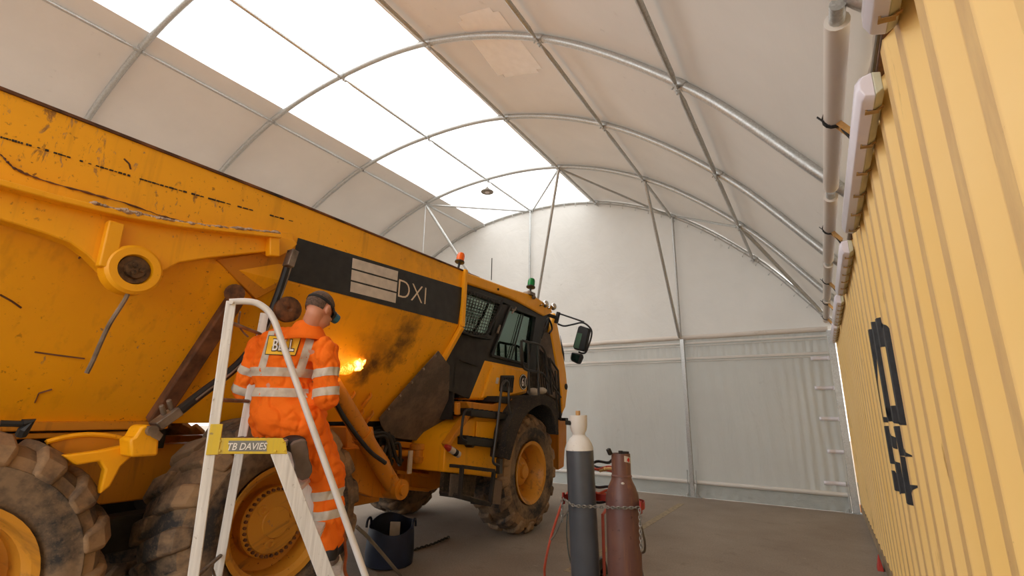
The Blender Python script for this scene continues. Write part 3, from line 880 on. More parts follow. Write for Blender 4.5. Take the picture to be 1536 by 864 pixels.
mb = MB(); mb.cyl(V(172, 411, x=-3.36), V(172, 411, x=-3.36)+Vector((.04, 0, 0)), .035, 12); obj('bump_stop', mb, M_STEEL, boss)
mb = MB(); mb.tube(spline([V(196, 429, x=-3.33), V(190, 445, x=-3.34), V(181, 460, x=-3.36), V(165, 485, x=-3.38), V(152, 512, x=-3.40), V(140, 540, x=-3.43), V(130, 560, x=-3.44)], 5), .011, 8); obj('grease_hose', mb, M_STEEL, boss)
# raised backing plates and gussets behind the rib
plate('backing_plate', [BV(u, v, .02) for u, v in ((-30, 212), (0, 232), (25, 255), (75, 274), (187, 305), (262, 330), (440, 350), (440, 368), (300, 352), (100, 318), (0, 292), (-30, 285))], M_YEL, body, .03)
plate('gusset', [BV(u, v, .022) for u, v in ((326, 389), (430, 374), (447, 376), (428, 425), (384, 449))], M_YELD, body, .03)
plate('gusset', [V(u, v, x=-3.40) for u, v in ((414, 354), (440, 360), (446, 366), (436, 376), (420, 384), (416, 376))], M_YEL, body, .05)
mb = MB(); mb.bar(BV(355, 446, .03), BV(232, 632, .03), .10, .07, NIN); obj('wear_bar', mb, M_RUST, body, .01)
mb = MB(); mb.cyl(BV(352, 440, .0), BV(352, 440, .07), .06, 16); obj('bracket_pin', mb, M_HUBB, body)
# the black stripe with tape block and lettering
stq = [(447, 357), (697, 433), (689, 487), (430, 420)]
def sq(a, b):   # bilinear in the stripe quad
    P = [V(u, v, x=-3.448) for u, v in stq]
    return (P[0]*(1-a)+P[1]*a)*(1-b)+(P[3]*(1-a)+P[2]*a)*b
st = plate('black_stripe', [sq(0, 0), sq(.985, 0), sq(.985, 1), sq(0, 1)], m_plain('stripe_black', (36, 35, 33), .42, var=.3, scale=12), body, .004, 0, (1, 0, 0))
for r in range(3):
    b0, b1 = .10+.29*r, .10+.29*r+.25
    P = [V(u, v, x=-3.4425) for u, v in ((529, 387), (597, 407), (593, 456), (525, 439))]
    f = lambda a, b: (P[0]*(1-a)+P[1]*a)*(1-b)+(P[3]*(1-a)+P[2]*a)*b
    plate('tape_strip', [f(0, r*.34), f(1, r*.34), f(1, r*.34+.29), f(0, r*.34+.29)], M_TAPE, st, .002, 0, (1, 0, 0))
pd = V(619, 438, x=-3.442); h = (V(604, 421, x=-3.44)-V(603, 447, x=-3.44)).length
wd = (V(599, 434, x=-3.44)-V(640, 446, x=-3.44)).length
place_text('model_lettering', 'DXI', .3, pd, (0, 1, 0), (0, 0, 1), M_DXI, st, .0005, w=wd*1.0, h=h*1.0, bold=-.004)
# four lifting lugs on the lower nose
for (u, v) in ((523, 600), (548, 602), (536, 626), (551, 628)):
    c = BV(u, v, .03); mb = MB()
    mb.tube(spline([c+Vector((.0, .05, .08)), c+Vector((.03, .03, .045)), c+Vector((.02, 0, 0)), c+Vector((-.02, -.01, -.05))], 5), [.010+.008*(i/15) for i in range(16)], 8)
    obj('lug', mb, M_YELD, body)
# black tailgate link rod with its bracket between the rear wheels
mb = MB(); P = spline([V(262, 622, x=-3.42), V(300, 592, x=-3.45), V(345, 558, x=-3.47), V(372, 530, x=-3.48), V(398, 490, x=-3.46), V(420, 435, x=-3.40), V(438, 378, x=-3.33)], 6)
mb.tube(P, .028, 10); lk = obj('link_rod', mb, M_BLACK, tr)
mb = MB(); mb.tube([p+Vector((.03, .01, .01)) for p in P[4:]], .006, 6); obj('rod_strip', mb, M_STEEL, lk)
mb = MB(); mb.bar(V(232, 640, x=-3.40), V(266, 616, x=-3.40), .05, .10, (1, 0, 0)); mb2 = MB(); mb2.bar(V(432, 400, x=-3.32), V(440, 376, x=-3.32), .05, .07, (1, 0, 0)); obj('link_clevis', mb2, M_STEEL, lk, .006)
for u, v in ((246, 622), (257, 614)):
    q = V(u, v, x=-3.40); mb.cyl(q+Vector((0, 0, 0)), q+Vector((0.02, -.03, .05)), .014, 8)
obj('link_clevis', mb, M_STEEL, lk, .006)
mb = MB(); q = V(426, 466, x=-3.42); mb.lathe(q, (1, -.2, 0), [(-.10, .05), (.03, .055), (.03, .085), (.08, .088), (.09, .07), (.09, .02), (.075, 0)], 20); obj('guide_roller', mb, M_HUBB, tr)
br = plate('link_bracket', [V(u, v, x=-3.36) for u, v in ((195, 659), (203, 655), (212, 640), (222, 636), (236, 650), (239, 662), (238, 680), (236, 684), (197, 686))], M_YEL, tr, .14, .012)
mb = MB(); q = V(226, 646, x=-3.35); mb.cyl(q, q+Vector((.03, 0, 0)), .026, 16); mb.prism([V(u, v, x=-3.352) for u, v in ((220, 639), (232, 640), (244, 652), (238, 661), (226, 655))], (.008, 0, 0)); obj('bracket_pin', mb, M_STEEL, br)
# rear frame between and behind the wheels
mb = MB()
for x in (-4.25, -5.25): mb.box((x, -8.8, 1.02), (.18, 5.2, .34))
for y in (-10.6, -8.7, -7.0): mb.box((TX, y, 1.0), (1.0, .2, .26))
fr = obj('rear_frame', mb, M_YELD, tr, .01)
mb = MB(); ye = V(246, 642, x=-4.16).y; mb.box((-4.16, (-11.0+ye)/2, 1.245), (.10, ye+11.0, .15)); obj('body_rest_rail', mb, M_BLACK, fr, .006)
mb = MB()   # curved guard and arm reaching to the bracket
top = [V(u, v, x=-3.62) for u, v in ((70, 662), (98, 655), (130, 651), (165, 653), (196, 660))]
lowp = [V(u, v, x=-3.62) for u, v in ((196, 668), (165, 676), (130, 681), (98, 683), (88, 682))]
mb.prism(top+lowp, (-.05, 0, 0)); obj('bogie_guard', mb, M_YELD, fr, .006)
mb = MB(); mb.prism([V(u, v, x=-3.50) for u, v in ((95, 683), (150, 676), (196, 666), (200, 684), (182, 700), (166, 730), (150, 742), (158, 705), (150, 692), (115, 698))], (-.06, 0, 0)); obj('bogie_arm', mb, M_YEL, fr, .01)
mb = MB(); P = [V(u, v, x=-3.62) for u, v in ((70, 663), (98, 656), (130, 652), (165, 654), (196, 661))]
mb.tube(spline(P, 4), .013, 8); obj('guard_lip', mb, M_YEL, fr)
mb = MB(); mb.tube([V(0, 635, x=-3.4), V(34, 636, x=-3.4)], .014, 8); mb.tube([V(34, 636, x=-3.4), V(46, 633, x=-3.4), V(36, 644, x=-3.4), V(32, 652, x=-3.42)], .022, 8); obj('tail_link', mb, M_BLACK, fr)
# bogie walking beams and axles
for s in (1, -1):
    x = TX+s*.62; mb = MB(); mb.bar((x, -9.25, .66), (x, -7.72, .70), .16, .2); obj('walking_beam', mb, M_DARK, tr, .01)
for y in (-9.24, -7.68, -4.22):
    mb = MB(); mb.cyl((TX-.95, y, .69), (TX+.95, y, .69), .13, 16); mb.ell((TX, y, .69), (.26, .24, .24)); obj('axle', mb, M_DARK, tr)

# --- wheels: rim > tyre, hub
def wheel(x, y, r, side, kind, mesh_cache={}):
    """side +1: outer face towards +x"""
    key = (round(r, 3), kind, side)
    W = .50
    if key not in mesh_cache:
        S = side; ax = Vector((S, 0, 0))
        # tyre carcass
        mb = MB(); R0 = r-.035
        prof = [(-.19, .36), (-.235, .40), (-.255, .50), (-.25, R0-.12), (-.225, R0-.05), (-.17, R0-.012), (-.08, R0), (0, R0), (.08, R0), (.17, R0-.012), (.225, R0-.05), (.25, R0-.12), (.257, .54), (.25, .50), (.256, .47), (.235, .40), (.19, .36)]
        vs = []; n = 72
        ms = []
        for (h, q) in prof: vs += [Vector((S*h, q*math.cos(2*PI*k/n), q*math.sin(2*PI*k/n))) for k in range(n)]
        m = len(prof)
        for i in range(m-1):
            mb.mi = 1 if i in (3, 4, 10, 11) else 0
            b = len(mb.v)
            for k in range(n):
                k2 = (k+1) % n
                mb.f.append([i*n+k, i*n+k2, (i+1)*n+k2, (i+1)*n+k]); mb.m.append(mb.mi)
        mb.v = vs
        # lugs
        NL = 17
        rnd = random.Random(3)
        for e in (-1, 1):
            for i in range(NL):
                a0 = 2*PI*(i+(.5 if e > 0 else 0))/NL
                path = [(.02, r-.036, 0), (.10, r-.036, .05), (.17, r-.045, .10), (.218, r-.078, .13), (.243, r-.145, .14)]
                top = [(.02, r+.004, 0), (.10, r+.004, .05), (.175, r-.004, .10), (.238, r-.050, .13), (.268, r-.135, .14)]
                hw = [.095, .098, .105, .108, .088]
                ring = []
                for (p, q, w_) in zip(path, top, hw):
                    w_ = w_*(.66/r)*(.95+.1*rnd.random())
                    row = []
                    for (hh, rr, da), dw in ((p, -1.12), (q, -.9), (q, .9), (p, 1.12)):
                        a = a0+da*e*-1*.9+dw*w_
                        row.append(Vector((S*e*hh, rr*math.cos(a), rr*math.sin(a))))
                    ring.append(row)
                b = len(mb.v)
                for row in ring: mb.v += row
                for q in range(4):
                    mb.mi = 0 if q < 2 else 1
                    for k in range(3):
                        mb.f.append([b+q*4+k, b+q*4+k+1, b+(q+1)*4+k+1, b+(q+1)*4+k]); mb.m.append(mb.mi)
                mb.f.append([b, b+3, b+2, b+1]); mb.m.append(0)
                mb.f.append([b+16, b+17, b+18, b+19]); mb.m.append(1)
        tyre = to_mesh('tyre', mb, [M_TYRE, M_MUD])
        # rim
        mb = MB()
        if kind == 'front':
            pr_ = [(-.20, .34), (.20, .345), (.232, .375), (.245, .375), (.235, .335), (.20, .315), (.16, .30), (.05, .285), (-.02, .25), (-.03, .20), (-.03, 0)]
        else:
            pr_ = [(-.20, .34), (.20, .345), (.232, .375), (.245, .375), (.238, .345), (.215, .33), (.205, .318), (.08, .305), (.06, .25), (.05, 0)]
        mb.lathe((0, 0, 0), ax, pr_, 48); rim = to_mesh('rim', mb, [M_RIM])
        mb = MB(); mb2 = MB()
        if kind == 'front':
            mb.lathe((0, 0, 0), ax, [(-.03, .17), (.08, .165), (.11, .13), (.12, .09), (.15, .08), (.155, 0)], 28)
            for i in range(10):
                a = 2*PI*i/10; c = Vector((S*.0, .205*math.cos(a), .205*math.sin(a))); mb.cyl(c-ax*.04, c+ax*.02, .017, 6)
        else:
            mb.lathe((0, 0, 0), ax, [(.05, .225), (.15, .225), (.16, .218), (.165, .195), (.175, .19), (.18, .10), (.19, .095), (.19, .0)], 40)
            for i in range(3):
                a = 2*PI*i/3+.5; c = Vector((0, .135*math.cos(a), .135*math.sin(a))); mb.lathe(c+ax*.17, ax, [(0, .036), (.018, .034), (.018, .018), (.01, .016), (.01, 0)], 14)
            for i in range(36):
                a = 2*PI*i/36; c = Vector((0, .207*math.cos(a), .207*math.sin(a))); mb2.cyl(c+ax*.155, c+ax*.178, .0105, 6)
        hub = to_mesh('hub', mb, [M_RIM])
        bolts = to_mesh('bolt_ring', mb2, [M_HUBB]) if mb2.v else None
        for me in (tyre, rim, hub, bolts):
            if me:
                me.polygons.foreach_set('use_smooth', [True]*len(me.polygons)); me.set_sharp_from_angle(angle=math.radians(32))
        mesh_cache[key] = (tyre, rim, hub, bolts)
    tyre, rim, hub, bolts = mesh_cache[key]
    o = bpy.data.objects.new('wheel_rim', rim); COL.objects.link(o); o.parent = tr; o.matrix_parent_inverse = parent_inv(tr)
    o.location = (x, y, r-.004); o.rotation_euler = (random.random()*6 if kind != 'show' else 0, 0, 0)
    for nm, me in (('tyre', tyre), ('hub', hub), ('bolt_ring', bolts)):
        if me:
            c = bpy.data.objects.new(nm, me); COL.objects.link(c); c.parent = o
            if nm == 'tyre':
                bv = c.modifiers.new('bevel', 'BEVEL'); bv.width = .014; bv.segments = 2; bv.limit_method = 'ANGLE'; bv.angle_limit = math.radians(38)
            if nm == 'bolt_ring': c['label'] = 'oily brown ring of bolts'
    return o
for s in (1, -1):
    xo = TX+s*1.02
    wheel(xo, -7.66, .705, s, 'rear'); wheel(xo, -9.24, .668, s, 'rear'); wheel(xo-s*.05, -4.20, .715, s, 'front')

# --- hoist cylinder and rear frame nose
mb = MB(); a = V(592, 733, x=-3.62); b = V(497, 575, x=-3.56)
d = (b-a).normalized(); mb.tube([a+d*.05, b], .072, 18); mb.tube([a+d*.62, a+d*.66], .084, 18); hc = obj('hoist_cylinder', mb, M_YELD, tr)
mb = MB(); mb.cyl(a+Vector((-.1, 0, 0)), a+Vector((.09, 0, 0)), .085, 18); mb.cyl(a+Vector((.08, 0, 0)), a+Vector((.12, 0, 0)), .045, 14)
for e in (-1, 1): mb.cyl(a+d*.16+Vector((e*.05, 0, 0)), a+d*.16+Vector((e*.05+.04, 0, 0)), .02, 8)
obj('cylinder_eye', mb, M_YELD, hc)
mb = MB(); mb.cyl(b-d*.05, b+d*.35, .045, 14); obj('piston_rod', mb, M_CHROME, hc)
mb = MB(); mb.tube(spline([a+d*.3+Vector((.08, -.02, .02)), a+d*.5+Vector((.07, -.09, 0)), a+d*.9+Vector((.05, -.10, -.02)), a+d*1.2+Vector((.05, -.07, 0))], 5), .018, 8); obj('hydraulic_hose', mb, M_BLKH, hc)
plate('frame_nose_plate', [V(u, v, x=-3.70) for u, v in ((518, 673), (572, 671), (585, 690), (600, 734), (592, 747), (562, 747), (532, 737), (520, 720))], M_YELD, tr, .12, .01)
mb = MB(); mb.prism([V(u, v, x=-3.80) for u, v in ((520, 640), (560, 640), (565, 672), (520, 673))], (-1.8, 0, 0)); mb.box((TX, -6.55, .85), (1.5, .5, .5)); obj('frame_nose', mb, M_YELD, tr, .01)
# --- articulation joint
XH = -4.15
hb = plate('hitch_block', [V(u, v, x=XH) for u, v in ((600, 708), (643, 712), (646, 694), (665, 690), (672, 712), (660, 732), (640, 738), (600, 730))], M_YELD, tr, 1.1, .012)
plate('hitch_plate', [V(u, v, x=XH+.06) for u, v in ((596, 705), (644, 711), (644, 716), (596, 711))], M_YELD, hb, .4, .006)
plate('hitch_plate', [V(u, v, x=XH+.06) for u, v in ((596, 728), (644, 733), (644, 738), (596, 734))], M_YELD, hb, .4, .006)
mb = MB(); mb.prism([V(u, v, x=XH-.05) for u, v in ((590, 640), (606, 640), (604, 720), (585, 735), (578, 720))], (-.1, 0, 0)); mb.prism([V(u, v, x=XH-.1) for u, v in ((604, 660), (612, 660), (615, 712), (600, 712))], (-.1, 0, 0)); obj('hitch_post', mb, M_YELD, hb, .006)
mb = MB(); mb.prism([V(u, v, x=XH-.1) for u, v in ((612, 690), (648, 690), (660, 700), (645, 712), (612, 708))], (-.6, 0, 0)); obj('hitch_web', mb, M_YELD, hb, .01)
mb = MB(); mb.tube([V(591, 680, x=XH+.15), V(618, 680, x=XH+.15)], .035, 12); mb.tube([V(618, 680, x=XH+.15), V(655, 677, x=XH+.15)], .022, 10); q = V(627, 679, x=XH+.17)
mb.lathe(q+Vector((0, 0, -.1)), (0, 0, 1), [(0, .07), (.03, .085), (.06, .085), (.065, .07), (.13, .07), (.135, .085), (.17, .085), (.19, .07)], 20); obj('steering_cylinder', mb, M_YELD, tr)
mb = MB(); mb.box(V(615, 693, x=XH+.2), (.02, .05, .22)); obj('instruction_sticker', mb, M_TAPE, hb)
mb = MB(); mb.prism([V(u, v, x=XH+.1) for u, v in ((600, 662), (660, 668), (668, 672), (668, 678), (600, 671))], (-.3, 0, 0)); obj('hitch_top_plate', mb, M_YELD, hb, .006)
mb = MB(); rnd = random.Random(11)
for i in range(12):
    u0, v0 = 556+rnd.random()*30, 640+rnd.random()*30; u1, v1 = 560+rnd.random()*45, 672+rnd.random()*24
    a, b = V(u0, v0, x=-3.95-.2*rnd.random()), V(u1, v1, x=-3.95-.2*rnd.random())
    mb.tube(spline([a, a.lerp(b, .3)+Vector((.05, .03, .06)), a.lerp(b, .7)+Vector((.06, 0, -.08)), b], 5), .017, 7)
obj('hose_bundle', mb, M_BLKH, tr)
mb = MB()
for i in range(12):
    u0, v0 = 668+rnd.random()*28, 590+rnd.random()*20; u1, v1 = 650+rnd.random()*34, 640+rnd.random()*36
    a, b = V(u0, v0, x=-4.0-.2*rnd.random()), V(u1, v1, x=-4.0-.2*rnd.random())
    mb.tube(spline([a, a.lerp(b, .3)+Vector((.05, .03, .06)), a.lerp(b, .7)+Vector((.06, 0, -.04)), b], 5), .017, 7)
obj('hose_bundle', mb, M_BLKH, tr)
mb = MB(); mb.box((TX, -6.0, 1.35), (1.3, .75, .5)); mb.box((TX, -5.8, 1.72), (1.7, .4, .5)); obj('engine_bulkhead', mb, M_DARK, tr, .02)
# rubber sheet hanging from the nose
fl = [(658, 526), (675, 549), (673, 600), (668, 637), (637, 662), (608, 659), (581, 655), (573, 640), (569, 627), (612, 577)]
mb = MB(); P = [BV(u, v, .05) for u, v in fl]; mb.prism(P, (-.012, 0, 0)); obj('rubber_sheet', mb, M_RUB, tr, .004)
mb = MB()
for i in range(5):
    q = BV(658-88*i/5-6, 530+100*i/5+4, .06); mb.cyl(q, q+Vector((.015, 0, .004)), .014, 6)
obj('sheet_bolt', mb, M_STEEL, body)
# --- front frame, steps
sp = plate('side_frame', [V(u, v, x=-3.62) for u, v in ((668, 671), (677, 650), (700, 631), (715, 624), (764, 628), (763, 662), (757, 720), (741, 716), (665, 708))], M_YEL, tr, .5, .012)
plate('frame_step_panel', [V(u, v, x=-3.615) for u, v in ((714, 632), (762, 632), (760, 664), (712, 660))], M_YEL, sp, .02, .006, (1, 0, 0))
mb = MB(); mb.bar(V(700, 622, x=-3.60), V(668, 668, x=-3.60), .05, .09, (1, 0, 0)); mb.bar(V(686, 604, x=-3.6), V(686, 622, x=-3.6), .05, .05, (1, 0, 0)); obj('diagonal_brace', mb, M_YELD, sp, .008)
mb = MB(); mb.prism([V(u, v, x=-3.60) for u, v in ((700, 602), (740, 607), (762, 597), (778, 600), (766, 622), (706, 617))], (-.5, 0, 0)); obj('deck', mb, M_YELD, sp, .01)
mb = MB(); mb.prism([V(u, v, x=-3.58) for u, v in ((745, 594), (768, 596), (764, 606), (744, 603))], (-.3, 0, 0)); obj('deck_grip', mb, M_BLACK, sp, .006)
for pts, nm in ((((707, 614), (763, 621), (761, 630), (707, 624)), 0), (((700, 655), (747, 661), (746, 672), (700, 667)), 1)):
    mb = MB(); P = [V(u, v, x=-3.50) for u, v in pts]; mb.prism(P, (-.20, 0, 0)); 
    for i in range(8):
        q = P[0].lerp(P[1], (i+.5)/8); mb.box(q+Vector((-.1, 0, .008)), (.19, .012, .014))
    if nm: mb.prism([V(u, v, x=-3.52) for u, v in ((706, 666), (714, 667), (710, 672))], (-.1, 0, 0))
    obj('step', mb, M_BLACK, sp, .005)
mb = MB(); A4 = [V(u, v, x=-3.47) for u, v in ((693, 700), (741, 706), (735, 757), (690, 745))]
for i in range(4): mb.bar(A4[i], A4[(i+1) % 4], .035, .04, (1, 0, 0)); mb.bar(A4[i], A4[i]+Vector((-.25, 0, 0)), .03, .03)
bs = obj('bottom_step', mb, M_DARK, sp, .004)
mb = MB(); mb.prism([p+Vector((-.22, 0, 0)) for p in A4], (-.05, 0, 0)); mb.prism([A4[3], A4[2], A4[2]+Vector((-.25, 0, 0)), A4[3]+Vector((-.25, 0, 0))], (0, 0, .03)); obj('step_box', mb, m_rubber('muddy_box', .9, (60, 54, 48), (104, 92, 78)), bs, .004)
for pts in (((677, 711), (692, 712), (690, 747), (674, 744)), ((739, 718), (754, 722), (751, 757), (736, 756))):
    plate('mud_flap', [V(u, v, x=-3.55) for u, v in pts], M_RUB, sp, .015, .003)
mb = MB(); mb.tube(spline([V(u, v, x=-3.50) for u, v in ((706, 614), (699, 616), (695, 624), (692, 650), (693, 658), (700, 662))], 4), .014, 8); obj('handrail', mb, M_BLACK, sp)
mb = MB(); mb.tube(spline([V(u, v, x=-3.48) for u, v in ((748, 698), (741, 695), (740, 685), (744, 655), (747, 629), (752, 586), (754, 576), (759, 571), (763, 577), (763, 592), (763, 605), (766, 622))], 4), .015, 8); mb.box(V(749, 699, x=-3.5), (.05, .06, .16)); obj('handrail', mb, m_plain('grey_rail', (70, 68, 66), .45, .4), sp)
# front fender
fo = [(757, 686), (760, 650), (768, 627), (784, 602), (797, 594), (819, 593), (829, 599), (836, 617), (838, 652)]
fi = [(834, 652), (832, 630), (826, 614), (815, 607), (799, 613), (785, 629), (773, 660), (765, 690)]
mb = MB(); A_ = [V(u, v, x=-3.42) for u, v in fo]; B_ = [V(u, v, x=-3.42) for u, v in reversed(fi)]
no, ni = spline(A_, 4), spline(B_, 4)
N_ = 32
def samp(P, f): q = f*(len(P)-1); i = min(int(q), len(P)-2); return P[i].lerp(P[i+1], q-i)
rows = []
for i in range(N_+1):
    f = i/N_; a, b = samp(no, f), samp(ni, f)
    rows.append([a+Vector((-.5, 0, 0)), a, b, b+Vector((-.03, 0, 0)), a.lerp(b, .35)+Vector((-.03, 0, 0)), a.lerp(b, .35)+Vector((-.5, 0, 0)), a+Vector((-.5, 0, 0))])
mb.grid(rows); mb.f += [[0, 1, 2, 3, 4, 5], [N_*7+k for k in (5, 4, 3, 2, 1, 0)]]; mb.m += [0, 0]
obj('front_fender', mb, M_FEND, tr)
mb = MB(); mb.prism([V(u, v, x=-3.95) for u, v in ((770, 640), (785, 612), (826, 604), (842, 625), (848, 660), (846, 700), (838, 705), (834, 650), (815, 615), (795, 622))], (-1.6, 0, 0)); mb.box((TX, -4.2, 1.1), (1.5, 2.2, .4)); obj('front_frame', mb, M_YELD, tr, .01)
mb = MB(); mb.prism([V(u, v, x=-3.85) for u, v in ((838, 630), (850, 628), (850, 665), (838, 705))], (-1.8, 0, 0)); obj('front_bumper', mb, M_YELD, tr, .01)
mb = MB(); q = V(846, 629, x=-3.78); mb.box(q, (.10, .10, .045)); mb.cyl(q, q+Vector((-.12, 0, 0)), .02, 8); obj('marker_lamp', mb, M_BLACK, tr, .008)

# --- cab
XC = -3.75
def Cq(u, v, off=0): return V(u, v, x=XC+off)
WC = 2*(XC-TX)                 # cab width
cab = plate('cab_lower', [Cq(u, v) for u, v in ((727, 538), (793, 552), (791, 590), (764, 597), (739, 601), (704, 599))], M_YEL, tr, .45, .03)
plate('cab_lower_panel', [Cq(u, v, .03) for u, v in ((740, 546), (790, 556), (789, 588), (762, 595), (724, 597))], M_YEL, cab, .06, .02)
# cab box carcass: black frame with open windows
rear_y = Cq(697, 430).y; 
p_rt, p_rb = Cq(697, 423), Cq(686, 505)
roof_y1 = Cq(826, 466).y
Zr = Cq(765, 440).z
FRM = ((((752, 451), (765, 457), (741, 535), (727, 538)), .09), (((802, 473), (818, 478), (803, 556), (793, 553)), .08),
       (((697, 424), (822, 470), (819, 481), (696, 436)), .08), (((728, 531), (800, 546), (800, 556), (727, 541)), .08),
       (((684, 496), (738, 503), (737, 512), (683, 505)), .08), (((688, 430), (699, 430), (692, 505), (680, 505)), .08))
for f_, sg in ((lambda p: p, 1), (mir, -1)):
    mb = MB()
    for pts, th in FRM: mb.prism([f_(Cq(u, v)) for u, v in pts], (-th*sg, 0, 0))
    cf = obj('cab_frame', mb, M_BLACK, cab, .01)
    mb = MB(); mb.prism([f_(Cq(u, v)) for u, v in ((684, 503), (737, 509), (729, 536), (704, 598), (672, 585), (668, 550), (676, 520))], (-.03*sg, 0, 0))
    obj('cab_side_panel', mb, m_plain('sooty_black', (40, 37, 35), .65, var=.3), cab)
a, b = Cq(690, 430), Cq(683, 505)
mb = MB(); mb.prism([b, b+Vector((0, 0, -.9)), mir(b)+Vector((0, 0, -.9)), mir(b)], (0, .03, 0)); obj('cab_rear_panel', mb, m_plain('sooty_black', (40, 37, 35), .65, var=.3), cab)
mb = MB(); mb.bar(Cq(690, 540, .01), Cq(716, 549, .01), .01, .012); obj('panel_seam', mb, M_DARK, cab)
# floor, dash, seat, wheel inside
mb = MB(); mb.box((TX, (rear_y+roof_y1)/2-.1, 1.62), (-WC*-1-.1, 1.9, .06)); obj('cab_floor', mb, M_DARK, cab)
sc_ = Vector((-4.35, -5.05, 2.15))
mb = MB(); mb.box(sc_+Vector((0, .2, -.05)), (.5, .5, .14)); mb.box(sc_+Vector((0, -.12, .32)), (.46, .14, .7), Matrix.Rotation(.15, 3, 'X')); mb.box(sc_+Vector((0, -.19, .74)), (.28, .1, .18)); mb.box(sc_+Vector((0, .2, -.32)), (.3, .3, .42)); obj('driver_seat', mb, M_SEAT, cab, .05)
q = V(720, 469, x=-4.3); mb = MB(); mb.ell(q+Vector((0, .08, -.12)), (.10, .06, .10), 12, 8); mb.ell(q+Vector((.02, -.06, -.18)), (.06, .06, .10), 12, 8); obj('vest_on_seat', mb, M_HIVIS, cab)
q = V(757, 528, x=-4.35); mb = MB()
n = Vector((0, -.5, .85)).normalized(); a = Vector((1, 0, 0)); b = n.cross(a)
mb.tube([q+a*(.19*math.cos(2*PI*i/24))+b*(.19*math.sin(2*PI*i/24)) for i in range(24)], .014, 8, closed=True)
for i in range(3): mb.tube([q, q+a*(.19*math.cos(2.1*i+.5))+b*(.19*math.sin(2.1*i+.5))], .010, 6)
mb.tube([q, q-n*.45], .025, 8); obj('steering_wheel', mb, M_BLACK, cab)
mb = MB(); mb.box(q-n*.3+Vector((-.2, .28, 0)), (1.2, .3, .35)); obj('dashboard', mb, M_BLACK, cab, .05)
mb = MB(); y0_, y1_ = rear_y-.05, roof_y1-.05; mb.box((TX, (y0_+y1_)/2, Cq(765, 447).z+.0), (WC-.2, y1_-y0_, .02)); obj('brightening_liner', mb, m_plain('brightening_liner_pale', (214, 216, 208), .8), cab)  # pale sheet added under the cab roof to brighten the interior behind the windows
# glass
mb = MB(); P = [Cq(u, v, -.03) for u, v in ((764, 458), (804, 474), (794, 549), (738, 534))]; mb.prism(P, (-.005, 0, 0)); dw = obj('door_glass', mb, M_GLASS, cab)
mb = MB(); mb.prism([mir(p) for p in P], (.005, 0, 0)); obj('door_glass', mb, M_GLASS, cab)
for k, (o_, c_) in enumerate((((762, 456), 0),)):
    R4 = [Cq(u, v, .005) for u, v in ((764, 460), (803, 475), (792, 548), (736, 533))]
    mb = MB()
    for i in range(4): mb.bar(R4[i], R4[(i+1) % 4], .03, .045, (1, 0, 0))
    mb.bar(Cq(786, 468, -.01), Cq(766, 542, -.01), .018, .014, (1, 0, 0)); mb.bar(Cq(783, 467, -.01), Cq(763, 541, -.01), .01, .008, (1, 0, 0))
    obj('door_frame', mb, M_BLACK, cab, .006)
mb = MB(); mb.tube([Cq(774, 461, .02), Cq(768, 470, .02)], .012, 8); mb.tube([Cq(750, 488, .025), Cq(746, 500, .025)], .016, 8); mb.tube([Cq(767, 464, .02), Cq(773, 465, .02)], .012, 8); obj('door_hinge', mb, M_STEEL, cab)
mb = MB(); a, b = Vector((XC-.1, roof_y1-.02, 2.85)), Vector((XC-.1, roof_y1-.32, 2.05)); mb.prism([a, b, mir(b), mir(a)], (0, .006, 0)); obj('windscreen', mb, M_GLASS, cab)
a, b = Cq(697, 433, -.1), Cq(688, 500, -.1)
mb = MB(); mb.prism([a, b, mir(b), mir(a)], (0, .006, 0)); obj('rear_glass', mb, M_GLASS, cab)
mb = MB(); P = [Cq(u, v, -.05) for u, v in ((697, 436), (752, 455), (736, 504), (688, 498))]; mb.prism(P, (-.005, 0, 0)); obj('rear_side_glass', mb, M_GLASSR, cab)
# wire guard over the rear side window
gd = [(698, 433), (751, 452), (733, 502), (690, 494)]
G4 = [Cq(u, v, .05) for u, v in gd]
def gq(a, b): return (G4[0]*(1-a)+G4[1]*a)*(1-b)+(G4[3]*(1-a)+G4[2]*a)*b
mb = MB()
for i in range(13): mb.tube([gq(i/12, 0), gq(i/12, 1)], .004, 5)
for i in range(13): mb.tube([gq(0, i/12)+Vector((.006, 0, 0)), gq(1, i/12)+Vector((.006, 0, 0))], .004, 5)
gm = obj('window_guard', mb, m_plain('guard_wire', (70, 68, 66), .5, .5), cab)
mb = MB(); mb.tube(spline([Cq(u, v, .06) for u, v in ((690, 496), (708, 503), (722, 505), (730, 500), (738, 485), (748, 466), (754, 450))], 4), .017, 8); obj('guard_frame', mb, M_BLACK, gm)
mb = MB()
for i in range(10): mb.box(gq((i+.5)/10, 1.02), (.02, .035, .03))
obj('guard_cleat', mb, M_BLACK, gm)
# roof
RS = [(697, 407), (730, 419), (765, 432), (766, 446), (697, 424)]
RF = [(765, 432), (801, 443), (826, 460), (829, 469), (817, 474), (766, 447)]
P1 = [Cq(u, v, .03) for u, v in RS]; P2 = [Cq(u, v, .03) for u, v in RF]
mb = MB(); W_ = WC+.06
back = [p+Vector((0, -.55, 0)) for p in (P1[0], P1[4])]
prof = [back[0]+Vector((0, 0, .01)), P1[0], P1[1], P1[2], P2[1], P2[2], P2[3], P2[4], P1[3], P1[4], back[1]]
mb.prism(prof, (-W_, 0, 0)); rf = obj('cab_roof', mb, M_YEL, cab, .02)
mb = MB(); q = Cq(747, 434, .035); mb.cyl(q, q+Vector((.01, 0, 0)), .016, 10); obj('roof_bolt', mb, M_DARK, rf)
mb = MB(); mb.box(Cq(703, 411, -.03)+Vector((0, .04, -.012)), (.10, .26, .02)); obj('roof_hatch', mb, M_RUST, rf, .01)
